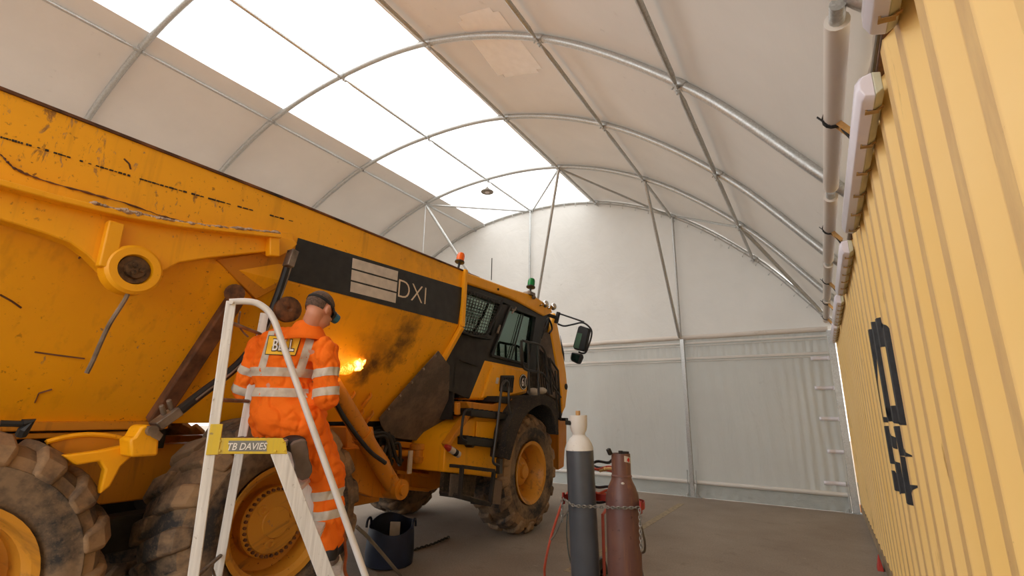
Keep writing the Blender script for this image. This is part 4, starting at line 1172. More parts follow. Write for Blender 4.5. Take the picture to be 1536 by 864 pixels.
q = Cq(737, 420, -.3); mb = MB(); mb.tube([q, q+Vector((0, .0, .32))], .006, 6); obj('aerial', mb, M_BLACK, rf)
# beacons on stalks
for (u, v, bu, bv, x, mm, lab) in ((691, 386, 684, 402, -4.5, M_AMBER, 'amber beacon'), (797, 424, 791, 441, -3.95, M_GREEN, 'green beacon')):
    q = V(u, v, x=x); b = V(bu, bv, x=x); b = Vector((x, q.y-.05, b.z-.02))
    d = (q-b).normalized()
    mb = MB(); mb.tube([b-d*.03, q-d*.10], .016, 8); mb.tube([q-d*.10, q-d*.085, q-d*.07, q-d*.06], [.02, .07, .07, .055], 14); mb.box(b-d*.02, (.08, .10, .02)); o = obj('beacon', mb, M_BLACK, rf); o['label'] = lab
    mb = MB(); mb.tube([q-d*.06, q-d*.02, q+d*.03, q+d*.06, q+d*.072], [.055, .058, .056, .045, .01], 16); o2 = obj('beacon_lens', mb, mm, o)
mb = MB(); q = Cq(794, 443, 0); mb.box(q+Vector((0, 0, .02)), (.12, .16, .05)); mb.ell(q+Vector((.03, -.06, .03)), .03, 10, 8); mb.ell(q+Vector((.06, .03, -.03)), .03, 10, 8); obj('beacon_bracket', mb, M_STEEL, rf, .01)
for u, v in ((818, 456), (830, 460)):
    q = Cq(u, v, .12); mb = MB(); mb.ell(q, (.052, .045, .055), 14, 10); mb.tube([q, q+Vector((-.14, -.02, -.03))], .012, 6); obj('front_light', mb, M_CHROME, rf)
# details of the lower cab
mb = MB(); P = [Cq(u, v, .075) for u, v in ((755, 563), (772, 563), (770, 589), (753, 587))]; mb.prism(P, (-.06, 0, 0)); vb = obj('filler_box', mb, M_BLACK, cab, .012)
mb = MB()
for i in range(5): mb.bar(P[0].lerp(P[1], .12+.19*i)+Vector((.006, 0, -.03)), P[3].lerp(P[2], .12+.19*i)+Vector((.006, 0, .06)), .012, .012, (1, 0, 0))
obj('filler_rib', mb, M_BLACK, vb)
q = Cq(785, 573, .034); mb = MB(); rad = .105
mb.lathe(q+Vector((-.01, 0, 0)), (1, 0, 0), [(0, rad), (.012, rad), (.012, 0)], 28); nd = obj('number_disc', mb, M_INK, cab)
mb = MB()
for i in range(32):
    a0, a1 = 2*PI*i/32, 2*PI*(i+1)/32
    mb.add([q+Vector((.0045, r_*math.cos(a), r_*math.sin(a))) for r_, a in ((rad*.86, a0), (rad*.86, a1), (rad*.95, a1), (rad*.95, a0))], [(0, 1, 2, 3)])
obj('disc_ring', mb, M_BADGEW, nd)
place_text('number_lettering', '61', .12, q, (0, 1, 0), (0, 0, 1), M_BADGEW, nd, .005, w=.10, h=.115, bold=.003)
plate('warning_label', [Cq(u, v, .034) for u, v in ((745, 566), (749, 567), (747, 576), (743, 575))], M_TAPE, cab, .002, 0, (1, 0, 0))
# --- bonnet in front of the cab
XB = -3.95
hd = plate('engine_side', [V(u, v, x=XB) for u, v in ((812, 478), (828, 486), (836, 510), (845, 560), (848, 605), (842, 630), (800, 606), (792, 590), (800, 540))], m_plain('engine_bay_dark', (66, 59, 52), .8, var=.4, scale=14), tr, .10, .02)
mb = MB(); mb.box((TX, -3.15, 1.62), (1.2, .9, .6)); mb.box((TX-.1, -3.2, 2.0), (.7, .7, .25)); mb.cyl((TX+.2, -3.4, 1.9), (TX+.2, -3.4, 2.3), .09, 14); obj('engine_block', mb, M_DARK, hd, .03)
mb = MB(); mb.prism([V(u, v, x=XB+.01) for u, v in ((808, 499), (824, 499), (832, 540), (838, 600), (826, 596), (806, 580))], (.03, 0, 0)); obj('side_grille', mb, M_RUB, hd, .01)
mb = MB()
for i in range(9):
    a = V(806+i*2.0, 520+i*2, x=XB+.045); b = V(810+i*3.4, 588, x=XB+.045); mb.bar(a, b, .01, .02, (1, 0, 0))
obj('grille_bar', mb, M_BLACK, hd)
nose_l = [(831, 478), (826, 497), (830, 520), (836, 555), (842, 590), (844, 622)]
nose_r = [(849, 611), (852, 585), (850, 560), (847, 541), (842, 514), (837, 487), (834, 468)]
mb = MB(); P = [V(u, v, x=XB+.06) for u, v in nose_l+nose_r]; mb.prism(P, (-1.50, 0, 0)); nb = obj('bonnet', mb, M_YEL, hd, .035, seg=3)
mb = MB(); mb.prism([V(u, v, x=XB+.062) for u, v in ((840, 503), (846, 530), (846.5, 542), (843, 528))], (.004, 0, 0)); mb.cyl(V(848, 580, x=XB+.05), V(848, 580, x=XB+.05)+Vector((.02, 0, 0)), .05, 12); obj('bonnet_vent', mb, M_DARK, nb)
mb = MB(); mb.prism([V(u, v, x=XB+.02) for u, v in ((800, 603), (830, 610), (842, 626), (836, 634), (800, 618))], (-.3, 0, 0)); obj('bonnet_bracket', mb, M_DARK, hd)
mb = MB(); mb.tube(spline([V(u, v, x=XB+.1) for u, v in ((812, 490), (822, 478), (828, 492), (824, 500))], 5), .016, 8); mb.tube([V(824, 478, x=XB+.05), V(812, 507, x=XB+.05)], .012, 8); mb.ell(V(818, 486, x=XB-.1), (.1, .14, .16), 12, 8); obj('air_intake', mb, M_BLACK, hd)
mb = MB(); mb.ell(V(800, 588, x=XB+.1), (.08, .1, .06), 12, 8); mb.ell(V(812, 586, x=XB+.1), (.08, .1, .05), 12, 8); obj('rag', mb, M_TAPE, hd)
# walkway rails beside the bonnet
XR = -3.60
mb = MB()
for pts in (((782, 511), (781, 528), (783, 545), (788, 554), (800, 557), (812, 559), (818, 566), (823, 575)), ((784, 511), (792, 513), (806, 516), (813, 520), (818, 530), (821, 556), (824, 592))):
    mb.tube(spline([V(u, v, x=XR) for u, v in pts], 4), .017, 8)
for a, b in (((792, 513), (794, 592)), ((807, 518), (808, 592)), ((782, 511), (784, 545))): mb.tube([V(*a, x=XR), V(*b, x=XR)], .017, 8)
obj('walkway_rail', mb, m_plain('dark_rail', (56, 53, 50), .5, .3), tr)
mb = MB()
for a, b in (((825, 538), (828, 592)), ((825, 538), (837, 556)), ((833, 556), (836, 620)), ((829, 578), (841, 596)), ((837, 556), (841, 630))): mb.tube([V(*a, x=-3.78), V(*b, x=-3.78)], .017, 8)
obj('front_ladder_rail', mb, m_plain('dark_rail2', (56, 53, 50), .5, .3), tr)
# --- mirrors
YM = -2.95
mb = MB(); MBk = [(818, 470), (836, 475)]
mb.bar(V(816, 470, y=YM-.2), V(836, 477, y=YM), .05, .05); mb.bar(V(838, 468, y=YM), V(834, 485, y=YM), .05, .06, (0, 1, 0)); 
ma = obj('mirror_bracket', mb, M_BLACK, tr, .008)
mb = MB(); mb.tube([V(838, 470, y=YM), V(876, 483, y=YM)], .013, 8); mb.tube(spline([V(u, v, y=YM) for u, v in ((837, 486), (846, 489), (858, 487), (872, 484), (880, 487), (887, 495), (887, 505), (883, 518), (879, 528), (874, 530), (868, 528))], 4), .014, 8); obj('mirror_arm', mb, M_BLACK, ma)
mb = MB(); mb.prism([V(u, v, y=YM-.06) for u, v in ((867, 490), (870, 488), (882, 492), (883, 496), (877, 524), (874, 527), (861, 524), (859, 520))], (0, .10, 0)); mh = obj('mirror_housing', mb, M_BLACK, ma, .015)
mb = MB(); mb.prism([V(u, v, y=YM-.062) for u, v in ((866, 499), (873.5, 500.5), (868, 523), (860.5, 521))], (0, -.004, 0)); obj('mirror_glass', mb, m_plain('green_mirror', (130, 165, 140), .12, .6, var=.03), mh)
mb = MB(); mb.prism([V(u, v, y=YM-.04) for u, v in ((857, 528), (872, 531), (873, 536), (869, 545), (866, 546), (856, 541), (855, 537))], (0, .08, 0)); mh2 = obj('wide_mirror_housing', mb, M_BLACK, ma, .018)
mb = MB(); mb.prism([V(u, v, y=YM-.042) for u, v in ((859, 530), (870, 533), (866, 544), (857, 539))], (0, -.003, 0)); obj('wide_mirror_glass', mb, m_plain('dark_mirror', (60, 84, 74), .1, .7, var=.03), mh2)
# small bottle clipped on the side frame: rests there, a thing of its own
a, b = V(671, 671, x=-3.56), V(688, 682, x=-3.56); d = (b-a).normalized()
bt = thing('grease_cartridge', 'white and red grease cartridge wedged on the truck frame behind the steps', 'cartridge', (a+b)/2)
mb = MB(); mb.tube([a+d*.03, b], .033, 14); obj('tube', mb, M_TAPE, bt)
mb = MB(); mb.tube([a-d*.03, a+d*.03], [.02, .034], 14); obj('cap', mb, M_RED, bt)
mb = MB(); mb.tube([a+d*.11, a+d*.16], .0345, 14); obj('print', mb, M_INK, bt)

# ================================================================== PODIUM LADDER
HH = Vector((-.8585, .5127, 0)).normalized(); E1 = Vector((-HH.y*-1, -HH.x, 0)); E1 = Vector((HH.y, -HH.x, 0)); ZZ = Vector((0, 0, 1))
PN = V(322, 668, t=2.52)
def onp(u, v, off=0.0):
    d = ray(u, v); t = ((PN+HH*off-CC).dot(HH))/d.dot(HH); return CC+d*t
LWID = .42
def to_floor(a, b, z=.02): return a+(b-a)*((a.z-z)/(a.z-b.z))
la = thing('podium_ladder', 'white aluminium podium ladder with yellow platform bar and tall handrail', 'ladder', (PN.x, PN.y, 0))
n_top, n_mid = onp(347, 452), onp(319, 668)
n_bot = to_floor(n_top, onp(290, 864))
f_top, f_low = onp(397, 470, LWID), onp(326, 864, LWID)
f_bot = to_floor(f_top, f_low)
def stile(name, a, b, w, h, up, lab=None):
    mb = MB(); mb.bar(a, b, w, h, up); o = obj(name, mb, M_ALU, la, .004)
    mb = MB(); d = (b-a).normalized(); mb.bar(b-d*.05, b+d*.015, w+.012, h+.012, up); obj('foot', mb, M_BLACK, o, .004); return o
s1 = stile('rear_leg', n_top, n_bot, .026, .050, E1); s2 = stile('rear_leg', f_top, f_bot, .026, .050, E1)
deckz = PN.z+.045
fr_a, fr_l = onp(417, 676), onp(489, 864)
fr_b = to_floor(fr_a, fr_l)
ff_a, ff_l = onp(441, 672, LWID), onp(505, 850, LWID); ff_b = to_floor(ff_a, ff_l)
stile('front_leg', fr_a, fr_b, .028, .080, E1); stile('front_leg', ff_a, ff_b, .028, .080, E1)
mb = MB(); P = [onp(u, v, -.018) for u, v in ((326, 657), (424, 657), (429, 664), (431, 681), (326, 681))]; mb.prism(P, HH*.012)
for u, v in ((330, 662), (330, 676), (425, 662), (427, 676), (413, 677)):
    q = onp(u, v, -.018); mb.cyl(q, q-HH*.006, .007, 8)
pb = obj('platform_bar', mb, M_LADY, la, .003)
mb = MB(); mb.prism([onp(u, v, -.0195) for u, v in ((343, 661), (400, 661), (400, 677), (343, 677))], HH*.001); nm = obj('name_plate', mb, M_LADT, pb, smooth=0)
qa = onp(371.5, 669.5, -.020)
place_text('name_lettering', 'TB DAVIES', .1, qa, E1, ZZ, M_BADGEW, nm, .0008, w=.186, h=.036, shear=.2, bold=.001)
mb = MB(); mb.bar(onp(325.5, 636, -.006), onp(318.5, 682, -.006), .034, .056, E1); obj('leg_sleeve', mb, M_LADY, s1, .003)
# far side bar and deck
mb = MB(); off = HH*LWID
dl, dr_ = onp(324, 662), onp(424, 662)
dl2, dr2 = onp(360, 655, LWID), onp(446, 657, LWID)
zt = dl.z
A4 = [dl, dr_, Vector((dr2.x, dr2.y, zt)), Vector((dl2.x, dl2.y, zt))]
mb.prism(A4, (0, 0, -.035)); dk = obj('platform_deck', mb, M_ALU, la, .004)
mb = MB()
for i in range(9):
    f = (i+.5)/9; a = A4[0].lerp(A4[1], f); b = A4[3].lerp(A4[2], f); mb.bar(a+ZZ*.002, b+ZZ*.002, .012, .006)
obj('deck_tread', mb, M_LADT, dk)
for i in range(1, 5):
    z = zt*(1-i/5); f1 = (fr_a.z-z)/(fr_a.z-fr_b.z); f2 = (ff_a.z-z)/(ff_a.z-ff_b.z)
    a, b = fr_a.lerp(fr_b, f1), ff_a.lerp(ff_b, f2); mb = MB(); mb.bar(a, b, .085, .028)
    obj('tread', mb, M_ALU, la, .004)
tread_z = zt*(1-3/5)
for z in (.22, .62, 1.48, 1.90):
    f1 = (n_top.z-z)/(n_top.z-n_bot.z); f2 = (f_top.z-z)/(f_top.z-f_bot.z)
    if f2 < 0: f2 = .01
    a, b = n_top.lerp(n_bot, f1), f_top.lerp(f_bot, f2)
    mb = MB(); mb.tube([a, b], .011, 8); d = (b-a)
    if z < 1.2: mb.bar(a.lerp(b, .6), b+Vector((0, 0, -.14)), .004, .018)
    obj('cross_bar', mb, M_STEEL, la)
# handrail tube bending over and running down beside the treads
h_l = onp(548, 864); h_a = onp(412, 482)
h_b = to_floor(h_a, h_l, .16)
mb = MB(); mb.tube(spline([onp(344, 453), onp(365, 452), onp(383, 454), onp(396, 461), onp(405, 470), h_a], 6)+[h_a.lerp(h_b, .5), h_b], .0185, 14); mb.cyl(n_top+ZZ*-.01-HH*.02, n_top+ZZ*-.01-HH*.03, .012, 10)
hr = obj('handrail', mb, m_plain('white_tube', (232, 230, 228), .3, .2, var=.04), la)
f = (fr_a.z-.20)/(fr_a.z-fr_b.z); q = fr_a.lerp(fr_b, f)
mb = MB(); mb.bar(q, h_a.lerp(h_b, .97), .02, .04); obj('rail_bracket', mb, M_ALU, hr, .003)
mb = MB(); q0 = onp(362, 470, .1); mb.tube(spline([onp(360, 468, .05), onp(358, 485, .15), onp(364, 497, .25), onp(372, 505, .3)], 5), .006, 6); obj('safety_chain', mb, M_STEEL, la)

# ================================================================== THE PERSON
TK = 1.03
def Pt(u, v, t): return V(u, v, t=t*TK)
ps = thing('person', 'person in orange high-visibility coveralls heating the truck body from the ladder', 'person', (Pt(435, 640, 2.88).x, Pt(435, 640, 2.88).y, zt))
FR = Matrix((E1, HH, ZZ)).transposed()       # screen right, away, up
def remeshed(mb, vox, smooth=4, name='tmp'):
    me = bpy.data.meshes.new(name); me.from_pydata([tuple(p) for p in mb.v], [], mb.f)
    o = bpy.data.objects.new(name, me); COL.objects.link(o)
    r = o.modifiers.new('r', 'REMESH'); r.mode = 'VOXEL'; r.voxel_size = vox
    s = o.modifiers.new('s', 'SMOOTH'); s.iterations = smooth; s.factor = .5
    dg = bpy.context.evaluated_depsgraph_get(); dg.update()
    out = bpy.data.meshes.new_from_object(o.evaluated_get(dg))
    bpy.data.objects.remove(o); bpy.data.meshes.remove(me); return out
J = dict(
 pel=Pt(431, 626, 2.88), wai=Pt(426, 592, 2.90), che=Pt(426, 548, 2.94), upb=Pt(433, 517, 2.97),
 ls=Pt(391, 523, 2.98), le=Pt(366, 585, 2.96), lw=Pt(428, 594, 3.20),
 rs=Pt(487, 526, 2.92), re=Pt(490, 596, 2.84), rw=Pt(470, 582, 3.16),
 rh=Pt(457, 640, 2.89), rk=Pt(491, 712, 2.99), ra=Pt(496, 808, 2.91),
 lh=Pt(408, 636, 2.90), nk=Pt(460, 498, 2.97), hd=Pt(481, 463, 2.99))
lk_ = Pt(414, 655, 3.02); lk_.z = zt+.10; la_ = Pt(444, 668, 2.88); la_.z = zt+.075
J['lk'] = lk_; J['la'] = la_
torch_a, torch_b = Pt(440, 592, 3.14), Pt(503, 557, 3.42)
td = (torch_b-torch_a).normalized()
g_r = torch_a+td*.16; g_l = torch_a+td*.02
def trunk(mb, k=1.0, g=0.0):
    mb.ell(J['pel'], (.185*k+g, .150*k+g, .150*k+g), 20, 14, FR)
    mb.ell(J['wai'], (.172*k+g, .125*k+g, .170*k+g), 20, 14, FR)
    mb.ell(J['che'], (.182*k+g, .130*k+g, .180*k+g), 20, 14, FR)
    mb.ell(J['upb'], (.175*k+g, .110*k+g, .105*k+g), 20, 14, FR)
    mb.cap(J['ls'], J['rs'], .070*k+g, .070*k+g)
    mb.cap(J['upb']+Vector((0, 0, .02)), J['nk'], .085*k+g, .060*k)
def limbs(mb, g=0.0):
    mb.cap(J['ls'], J['le'], .066+g, .052+g); mb.cap(J['le'], J['lw'], .052+g, .036+g)
    mb.cap(J['rs'], J['re'], .068+g, .053+g); mb.cap(J['re'], J['rw'], .053+g, .036+g)
    mb.cap(J['rh'], J['rk'], .100+g, .068+g); mb.cap(J['rk'], J['ra'], .066+g, .046+g)
    mb.cap(J['lh'], J['lk'], .100+g, .070+g); mb.cap(J['lk'], J['la'], .066+g, .048+g)
# face frame: looking to the right and down at the flame
FFc = (E1*.66+HH*.62-ZZ*.42).normalized(); FRt = FFc.cross(ZZ).normalized(); FUp = FRt.cross(FFc)
HF = Matrix((FRt, FFc, FUp)).transposed()
hc = J['hd']
def hp(r, f, u): return hc+FRt*r+FFc*f+FUp*u
mb = MB(); trunk(mb, .9); limbs(mb, -.008)
mb.cap(J['nk']-ZZ*.04, hp(0, -.025, -.06), .058, .054)
mb.ell(hp(0, -.012, .012), (.074, .096, .092), 24, 16, HF)
mb.ell(hp(0, .035, -.055), (.056, .062, .062), 18, 12, HF)
mb.ell(hp(0, .062, -.098), (.026, .024, .022), 12, 8, HF)
mb.ell(hp(0, .085, .010), (.050, .016, .014), 12, 8, HF)           # brow
mb.cap(hp(0, .090, -.008), hp(0, .112, -.042), .009, .013, 10)      # nose
for e in (-1, 1):
    mb.ell(hp(e*.013, .100, -.045), (.009, .010, .008), 8, 6, HF)
    mb.ell(hp(e*.036, .066, -.038), (.022, .020, .018), 10, 8, HF)  # cheek
    mb.ell(hp(e*.076, -.012, -.022), (.010, .019, .032), 14, 10, HF)   # ear
    mb.ell(hp(e*.083, -.020, -.012), (.006, .016, .022), 12, 8, HF)
mb.ell(hp(0, .094, -.066), (.024, .010, .006), 12, 8, HF); mb.ell(hp(0, .091, -.076), (.020, .010, .007), 12, 8, HF)
# hands closed round the torch: palm, four fingers, thumb
def grip(c, wrist, flip):
    to = (wrist-c); to = (to-td*to.dot(td)).normalized(); sd = td.cross(to)*flip
    mb.cap(wrist, c+to*.052+td*0, .030, .028, 12)
    for q in (-.026, -.009, .009, .026): mb.cap(c+to*.062+td*q*.8, c+to*.036+td*q+sd*.008, .016, .013, 10)
    for i, (q, L) in enumerate(((-.033, .84), (-.011, 1.0), (.011, 1.03), (.033, .92))):
        pts = []
        for j, a in enumerate((25, 80, 140, 205)):
            a = math.radians(a*L); rr = .030 if j < 3 else .026
            pts.append(c+td*q+to*(rr*math.cos(a))+sd*(rr*math.sin(a)))
        for j in range(3): mb.cap(pts[j], pts[j+1], .0098-.0008*j, .0092-.0008*j, 10)
    th = [c+to*.055+td*.030-sd*.006, c+to*.030+td*.052-sd*.020, c+td*.056-sd*.027, c-to*.018+td*.050-sd*.020]
    for j in range(3): mb.cap(th[j], th[j+1], .0125-.001*j, .0115-.001*j, 10)
grip(g_r, J['rw'], 1); grip(g_l, J['lw'], -1)
body_me = remeshed(mb, .0052, 3, 'person_body'); body_me.materials.clear(); body_me.materials.append(M_SKIN)
bd = obj('body', body_me, None, ps, smooth=180)
# eyes behind the goggles, hair, ear folds
mb = MB()
for e in (-1, 1): mb.ell(hp(e*.032, .076, -.006), .013, 12, 8, HF)
obj('eye', mb, M_BADGEW, bd)
mb = MB(); n, m = 40, 28; R3 = (.0785, .101, .0975); c0 = hp(0, -.012, .012); vs = []
for i in range(m+1):
    th = PI*i/m
    for k in range(n):
        ph = 2*PI*k/n; l = Vector((R3[0]*math.sin(th)*math.cos(ph), R3[1]*math.sin(th)*math.sin(ph), R3[2]*math.cos(th)))
        vs.append((l, c0+HF@(l*(1+.012*noise.noise(l*90)))))
for i in range(m):
    for k in range(n):
        idx = (i*n+k, (i+1)*n+k, (i+1)*n+(k+1) % n, i*n+(k+1) % n)
        l = sum((vs[q][0] for q in idx), Vector())/4
        lim = .040 if l.y > .045 else (-.005 if abs(l.x) > .055 and l.y > -.03 else -.052)
        if l.z > lim: mb.f.append(list(idx)); mb.m.append(0)
mb.v = [v[1] for v in vs]
hm = to_mesh('hair', mb, [M_HAIR]); bm = bmesh.new(); bm.from_mesh(hm); bmesh.ops.delete(bm, geom=[v for v in bm.verts if not v.link_faces], context='VERTS'); bm.to_mesh(hm); bm.free()
obj('hair', hm, None, ps, smooth=60)
# goggles: strap round the head, two round cups
mb = MB()
for w_ in range(1):
    ring = []
    for k in range(48):
        a = 2*PI*k/48; f_ = math.sin(a); ring.append((math.cos(a), f_))
    rows = []
    for (c_, f_) in ring+ring[:1]:
        u = -.004*f_ + .012*(1-f_)*.5+.01
        rows.append([hp(.0825*c_, -.012+.103*f_, u+e) for e in (-.009, .009)])
    mb.grid(rows)
gg = obj('goggles_strap', mb, M_STRAP, ps, fix=False); sd = gg.modifiers.new('th', 'SOLIDIFY'); sd.thickness = .004
mb = MB()
for e in (-1, 1):
    mb.lathe(hp(e*.034, .072, -.004), FFc+FRt*(e*.25), [(0, .034), (.035, .033), (.052, .031), (.055, .024), (.05, .0)], 22)
mb.box(hp(0, .105, -.004), (.02, .012, .012), HF)
obj('goggles_cup', mb, M_TEAL, gg, .004)
mb = MB()
for e in (-1, 1):
    q = hp(e*.034, .072, -.004)+(FFc+FRt*(e*.25)).normalized()*.0; mb.lathe(q, FFc+FRt*(e*.25), [(-.004, .037), (.012, .037)], 22)
    mb.bar(hp(e*.066, .060, .000), hp(e*.082, .02, .008), .006, .02, FUp)
obj('goggles_seal', mb, M_BLACK, gg)
# coveralls
mb = MB(); trunk(mb, 1.0, .006)
g = .014
def cut_cap(a, b, ra, rb, k=1.0): mb.cap(a, a.lerp(b, k), ra, ra+(rb-ra)*k)
mb.cap(J['ls'], J['le'], .072+g, .060+g); mb.cap(J['le'], J['le'].lerp(J['lw'], .72), .060+g, .046+g)
mb.cap(J['rs'], J['re'], .074+g, .062+g); mb.cap(J['re'], J['re'].lerp(J['rw'], .72), .062+g, .046+g)
mb.cap(J['rh'], J['rk'], .118+g, .100+g); mb.cap(J['rk'], J['ra'].lerp(J['rk'], -.02), .096+g, .070+g)
mb.cap(J['lh'], J['lk'], .105+g, .074+g); mb.cap(J['lk'], J['la'], .072+g, .052+g); mb.cap(J['upb']+ZZ*.0, J['nk']-ZZ*.03, .11, .075)
mb.ell(J['rh']-HH*.035+ZZ*.02, (.115, .10, .14), 16, 12, FR); mb.ell(J['lh']-HH*.035+ZZ*.02, (.115, .10, .14), 16, 12, FR); mb.cap(J['pel']+ZZ*.03-E1*.08, J['pel']+ZZ*.03+E1*.09, .135, .135)
cov = remeshed(mb, .0085, 22, 'coverall')
cov.materials.clear(); cov.materials.append(M_CLOTH)
cov.update()
_nr = [v.normal.copy() for v in cov.vertices]
for v, nrm in zip(cov.vertices, _nr):
    p = v.co
    a = noise.noise((p.x*9, p.y*9, p.z*6)); b = noise.noise((p.x*4+7, p.y*4, p.z*16)); c = noise.noise((p.x*22, p.y*22, p.z*14))
    k = 1.0
    d_ = noise.noise((p.x*13+3, p.y*13, p.z*7)); e_ = noise.noise((p.x*6+p.z*9, p.y*6, p.z*10-p.x*7)); v.co = p + nrm*(k*(.010*a+.014*(abs(b)-.25)-.060*max(0, .20-abs(d_))+.016*(abs(e_)-.25)+.004*c))
cov.update()
cv = obj('coverall', cov, None, ps, smooth=180)
bvh = BVHTree.FromPolygons([v.co for v in cov.vertices], [tuple(p.vertices) for p in cov.polygons])
def skin_pt(o, d, mx=.4, off=.0035):
    h = bvh.ray_cast(o, d, mx)
    return (h[0]+d*off, h[3]) if h[0] is not None else (None, None)
def band(a, b, s, w, mx, lab='reflective_band', tilt=None):
    ax = (b-a).normalized(); ref = HH if abs(ax.dot(HH)) < .9 else ZZ
    x_ = (ref-ax*ref.dot(ax)).normalized(); y_ = ax.cross(x_)
    n = 64; rows = []
    for i in range(n+1):
        an = 2*PI*i/n; d = x_*math.cos(an)+y_*math.sin(an); row = []
        for j in range(5):
            o = a.lerp(b, s)+ax*(w*(j/4-.5)); p, dd = skin_pt(o, d, mx); row.append(p)
        rows.append(row)
    mb = MB(); ids = {}
    for i in range(n+1):
        for j in range(5):
            if rows[i][j] is not None: ids[i, j] = len(mb.v); mb.v.append(rows[i][j])
    for i in range(n):
        for j in range(4):
            q = [(i, j), (i+1, j), (i+1, j+1), (i, j+1)]
            if all(k in ids for k in q):
                P = [mb.v[ids[k]] for k in q]
                if max((P[k]-P[k-1]).length for k in range(4)) < .06: mb.f.append([ids[k] for k in q]); mb.m.append(0)
    return obj(lab, mb, M_REFL, cv, smooth=180)
ax0, ax1 = J['wai']*1.0, J['upb']*1.0
band(J['wai']-ZZ*.05, J['wai']+ZZ*.25, .20, .052, .205); band(J['wai']-ZZ*.05, J['wai']+ZZ*.25, .60, .052, .205)
band(J['ls'], J['le'], .52, .050, .12); band(J['ls'], J['le'], .98, .050, .12)
band(J['rs'], J['re'], .50, .050, .12); band(J['rs'], J['re'], .90, .050, .12)
band(J['rk'], J['ra'], .30, .052, .13); band(J['rk'], J['ra'], .60, .052, .13); band(J['lk'], J['la'], .4, .052, .13)
def back_patch(P4, nx, ny, off, name, mat, parent):
    """patch sewn on the back: corner pixels -> follows the cloth"""
    rows = []
    for i in range(nx+1):
        row = []
        for j in range(ny+1):
            a, b = i/nx, j/ny
            u = (P4[0][0]*(1-a)+P4[1][0]*a)*(1-b)+(P4[3][0]*(1-a)+P4[2][0]*a)*b
            v = (P4[0][1]*(1-a)+P4[1][1]*a)*(1-b)+(P4[3][1]*(1-a)+P4[2][1]*a)*b
            d = ray(u, v).normalized(); h = bvh.ray_cast(CC, d, 6)
            row.append((h[0] if h[0] is not None else V(u, v, t=2.8))-HH*off)
            if h[0] is None: print('MISS', name, u, v)
        rows.append(row)
    mb = MB(); mb.grid(rows); return obj(name, mb, mat, parent, smooth=180, fix=False)
back_patch(((403, 497), (413, 496), (398, 553), (387, 552)), 4, 16, .004, 'shoulder_band', M_REFL, cv)
back_patch(((463, 495), (475, 498), (457, 556), (445, 552)), 4, 16, .004, 'shoulder_band', M_REFL, cv)
bq = ((403, 503), (452, 506), (443, 534), (397, 532))
back_patch(bq, 30, 20, .007, 'badge_border', M_INK, cv)
cxq = sum(p[0] for p in bq)/4; cyq = sum(p[1] for p in bq)/4
bg_ = back_patch([(cxq+(p[0]-cxq)*.96, cyq+(p[1]-cyq)*.93) for p in bq], 30, 20, .0105, 'back_badge', M_BADGEY, cv)
for nm_, bold_, mat_, off_ in (('badge_letter_outline', .035, M_INK, .0150), ('badge_lettering', .008, M_BADGEW, .0175)):
    me = text_mesh('BELL', .5, .25, bold_, 1.05)
    xs = [v.co.x for v in me.vertices]; ys = [v.co.y for v in me.vertices]
    W0, H0 = (1.16, .36)
    mb = MB()
    for v in me.vertices:
        u = 424 + (v.co.x-(min(xs)+max(xs))/2)/W0*36; w_ = 518-(v.co.y-(min(ys)+max(ys))/2)/H0*17+ (u-424)*.03
        h = bvh.ray_cast(CC, ray(u, w_).normalized(), 6); mb.v.append((h[0] if h[0] is not None else V(u, w_, t=2.8))-HH*off_)
    mb.f = [list(p.vertices) for p in me.polygons]; mb.m = [0]*len(mb.f)
    obj(nm_, mb, mat_, bg_, smooth=0, fix=False)
# collar, waist seam
mb = MB(); ring = []
for k in range(29):
    a = -PI*.10+PI*1.2*k/28+PI
    ring.append([J['nk']+E1*((.074+.013*j)*math.cos(a))*1.08+HH*((.070+.016*j)*math.sin(a)-.008)+ZZ*(.048-.045*abs(k/14-1)**3-.030*j*(1-.4*abs(k/14-1)**3)-.014*math.sin(a)) for j in range(5)])
mb.grid(ring); co = obj('collar', mb, M_CLOTH, cv, fix=False, smooth=180); sd = co.modifiers.new('th', 'SOLIDIFY'); sd.thickness = .006
# boots
def boot(heel, toe, up, nm='boot', k=1.0, shaft=None):
    mb = MB(); d = (toe-heel).normalized()
    mb.cap(heel+up*.055, toe+up*.040, .046, .040, 14); sh = shaft if shaft is not None else up; mb.cap(heel+up*.05, heel+up*.05+sh*.14, .050, .052, 14)
    me = remeshed(mb, .007, 4); me.materials.clear(); me.materials.append(M_BOOT); o = obj(nm, me, None, ps, smooth=180)
    mb = MB(); side = d.cross(up).normalized(); out = []
    for (f, w_) in ((-.05, .022), (-.035, .042), (.03, .045), (.10, .040), (.16, .048), (.20, .042), (.235, .02)):
        out.append((f, w_))
    poly = [heel+d*f*k+side*w_ for f, w_ in out]+[heel+d*f*k-side*w_ for f, w_ in reversed(out)]
    mb.prism(poly, up*.028); obj('sole', mb, M_SOLE, o, .006); return o
hl = Vector((J['ra'].x, J['ra'].y, tread_z+.016))-HH*.015; fd = (HH*.85+E1*.4).normalized()
boot(hl, hl+fd*.18, ZZ)
tow = J['la']; dn = (-ZZ*.80-HH*.15+E1*.35).normalized(); upv = (HH*.9-ZZ*.2).normalized(); upv = (upv-dn*upv.dot(dn)).normalized()
bq0 = Pt(449, 672, 2.70); dn = (-ZZ*.85+E1*.28+HH*.30).normalized(); upv = (HH-dn*HH.dot(dn)).normalized(); boot(bq0, bq0+dn*.15, upv, k=.86, shaft=(J['lk']-J['la']).normalized())
